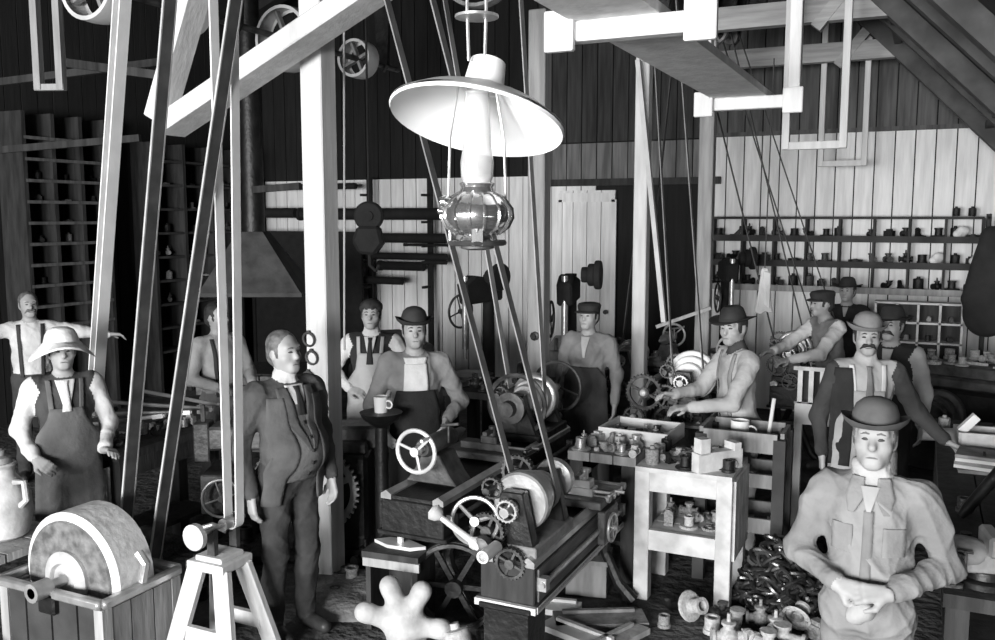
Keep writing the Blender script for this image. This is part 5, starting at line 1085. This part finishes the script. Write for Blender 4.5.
for k, (x0, x1, py, r) in enumerate(((243, 356, 187, .045), (232, 300, 213, .075), (300, 442, 214, .085), (250, 345, 236, .05), (360, 446, 238, .07), (364, 450, 256, .05), (380, 424, 266, .065), (365, 406, 280, .055), (405, 448, 245, .02), (430, 450, 262, .03))):
    a, b_ = aty(x0, py, YB - .42), aty(x1, py, YB - .42); z = (a.z + b_.z) / 2
    solo(MB().cyl((0, 0, 0), (b_.x - a.x, 0, .0), r, n=12).cyl((-.02, 0, 0), (.04, 0, 0), r * 1.15, n=12), 'iron_pipe', 'soot', ('%s %s dark iron pipe on the rack before the bright wall' % ('thick' if r > .06 else 'slim' if r < .04 else 'middling', 'long' if x1 - x0 > 100 else 'short' if x1 - x0 < 50 else 'medium length')), 'pipe', (a.x, YB - .42 - .1 * (k % 2), z), group='pipes on the rack')
t = thing('sheave_block', 'big dark sheave block hanging beyond the white post', 'pulley block', at(369, 216, 9.2), YAW)
part(MB().lathe((0, -.06, 0), (0, 1, 0), [(0, .11), (0, .13), (.02, .15), (.1, .15), (.12, .13), (.12, .11)], 28).cyl((0, -.08, 0), (0, .1, 0), .05, n=12), 'sheave', 'soot', t)
part(MB().prism([(-.11, -.1), (.11, -.1), (.15, -.28), (.06, -.4), (-.1, -.38), (-.17, -.25)], (0, 0, 0), (1, 0, 0), (0, 0, 1), .22), 'block_body', 'soot', t, bevel=.03)
part(MB().cyl((0, 0, .1), (0, 0, 2.6), .012, n=8), 'hanging_rod', 'soot', t)
part(MB().tube([(0, 0, -.38), (.0, 0, -.5), (.06, 0, -.56), (.1, 0, -.5)], .02, 8), 'hook', 'soot', t)
solo(MB().tube([(.04, 0, 3.2), (0, 0, 0), (-.02, 0, -1.0), (-.05, 0, -2.3)], .008, 6), 'pull_cord', 'pale_plank', 'thin pale cord hanging beside the thick white post', 'cord', at(344, 20, 6.2))
a = at(361, 130, 10.2); solo(MB().box((0, 0, 0), (.1, .08, 1.9)), 'window_post', 'grey_timber', 'short grey stud on the dark upper wall', 'stud', (a.x, YB - .1, a.z), kind='structure')
# rack of stock shelves on the dark wall
A0, A1 = atx(22, 220, XL + .35), atx(104, 220, XL + .35)
t = thing('stock_rack', 'tall dark stock rack of many shelves behind the straw hat man', 'rack', (XL + .25, (A0.y + A1.y) / 2, 0)); RL = abs(A1.y - A0.y)
for k in range(10): part(MB().box((.0, 0, 1.15 + .24 * k), (.4, RL, .03)), 'shelf_board', 'shelf_wood', t); part(MB().box((.205, 0, 1.15 + .24 * k), (.015, RL, .035)), 'shelf_edge', 'old_board', t)
for k in range(4): part(MB().box((0, -RL / 2 + RL * k / 3, 1.8), (.42, .05, 3.6)), 'upright', 'dark_wood', t)
for j in range(3, 9):
    for k in range(6):
        if random.random() < .7: cast(random.choice(KINDS[:9]), random.choice(['iron', 'iron_grey', 'iron', 'cast_grey']), (XL + .28, A0.y + RL * (k + .5) / 6, 1.167 + .24 * (j - 1)), .09, 'on the tall dark stock rack', 'castings on the stock rack')
B0, B1 = atx(150, 230, XL + .3), atx(235, 230, XL + .3)
t = thing('stock_rack', 'dark stock rack between the belts and the forge', 'rack', (XL + .22, (B0.y + B1.y) / 2, 0)); RL2 = abs(B1.y - B0.y)
for k in range(9): part(MB().box((0, 0, .6 + .32 * k), (.36, RL2, .03)), 'shelf_board', 'shelf_wood', t)
for k in range(4): part(MB().box((0, -RL2 / 2 + RL2 * k / 3, 1.7), (.38, .05, 3.4)), 'upright', 'dark_wood', t)
for j in range(1, 8):
    for k in range(7):
        if random.random() < .6: cast(random.choice(KINDS[:9]), random.choice(['iron', 'iron_grey', 'cast_grey']), (XL + .25, B0.y + RL2 * (k + .5) / 7, .617 + .32 * j), .1, 'on the dark rack between belts and forge', 'castings on the forge rack')
# overhead line shaft with wooden pulleys at the dark end
p = at(96, -14, 6.6)
t = thing('line_shaft', 'overhead line shaft with wooden pulleys at the dark end', 'line shaft', (p.x, p.y, p.z))
part(MB().cyl((0, -1.6, 0), (0, 4.2, 0), .03, n=12), 'shaft', 'iron_grey', t)
for yy, r in ((0, .26), (.9, .18), (2.2, .3), (3.4, .2)):
    q_ = part(MB().lathe((0, yy - .1, 0), (0, 1, 0), [(0, r - .03), (0, r), (.1, r + .006), (.2, r), (.2, r - .03)], 32, False), 'pulley', 'pale_plank', t)
    for k in range(2): part(MB().beam((-(r - .01) * math.cos(k * PI / 2 + .4), yy, -(r - .01) * math.sin(k * PI / 2 + .4)), ((r - .01) * math.cos(k * PI / 2 + .4), yy, (r - .01) * math.sin(k * PI / 2 + .4)), .03, .06, (0, 1, 0)), 'spoke', 'mid_plank', q_)
for yy in (-1.2, 1.5, 3.9): part(MB().prism([(-.16, 1.6), (.16, 1.6), (.06, 0), (0, -.07), (-.06, 0)], (0, yy, 0), (1, 0, 0), (0, 0, 1), .05), 'hanger_bracket', 'iron', t)
for k, (pa, pb, dd) in enumerate((((0, 82), (160, 62), 9.0), ((60, 62), (180, 78), 7.8), ((0, 150), (140, 138), 9.4), ((250, 190), (300, 186), 9.4))):
    a, b_ = at(pa[0], pa[1], dd), at(pb[0], pb[1], dd * .98); solo(MB().beam((0, 0, 0), b_ - a, .05, .07), 'tie_rail', 'loft_board', ['long worn tie rail high across the dark end', 'sloping worn tie rail behind the white belt', 'worn tie rail above the tall stock rack', 'worn tie rail beside the forge chimney'][k], 'rail', a, kind='structure')

# pale cloth hung from the belt shifter line before the shelves
p = at(764, 292, 8.3)
t = thing('hanging_cloth', 'narrow white cloth hanging on a cord before the wall shelves', 'cloth', (p.x, p.y, p.z), YAW)
part(MB().prism([(-.03, .22), (.03, .22), (.06, .0), (.085, -.2), (.02, -.18), (-.03, -.21), (-.08, -.19), (-.05, .02)], (0, 0, 0), (1, 0, 0), (0, 0, 1), .035), 'cloth_fold', 'cloth_white', t, bevel=.01)
part(MB().prism([(-.02, .2), (.05, .18), (.05, -.15), (.0, -.12)], (0, -.025, 0), (1, 0, 0), (0, 0, 1), .03), 'cloth_fold', 'cloth_white', t, bevel=.01)
part(MB().cyl((0, 0, .2), (.02, 0, 2.1), .006, n=6), 'cord', 'belt_dark', t)
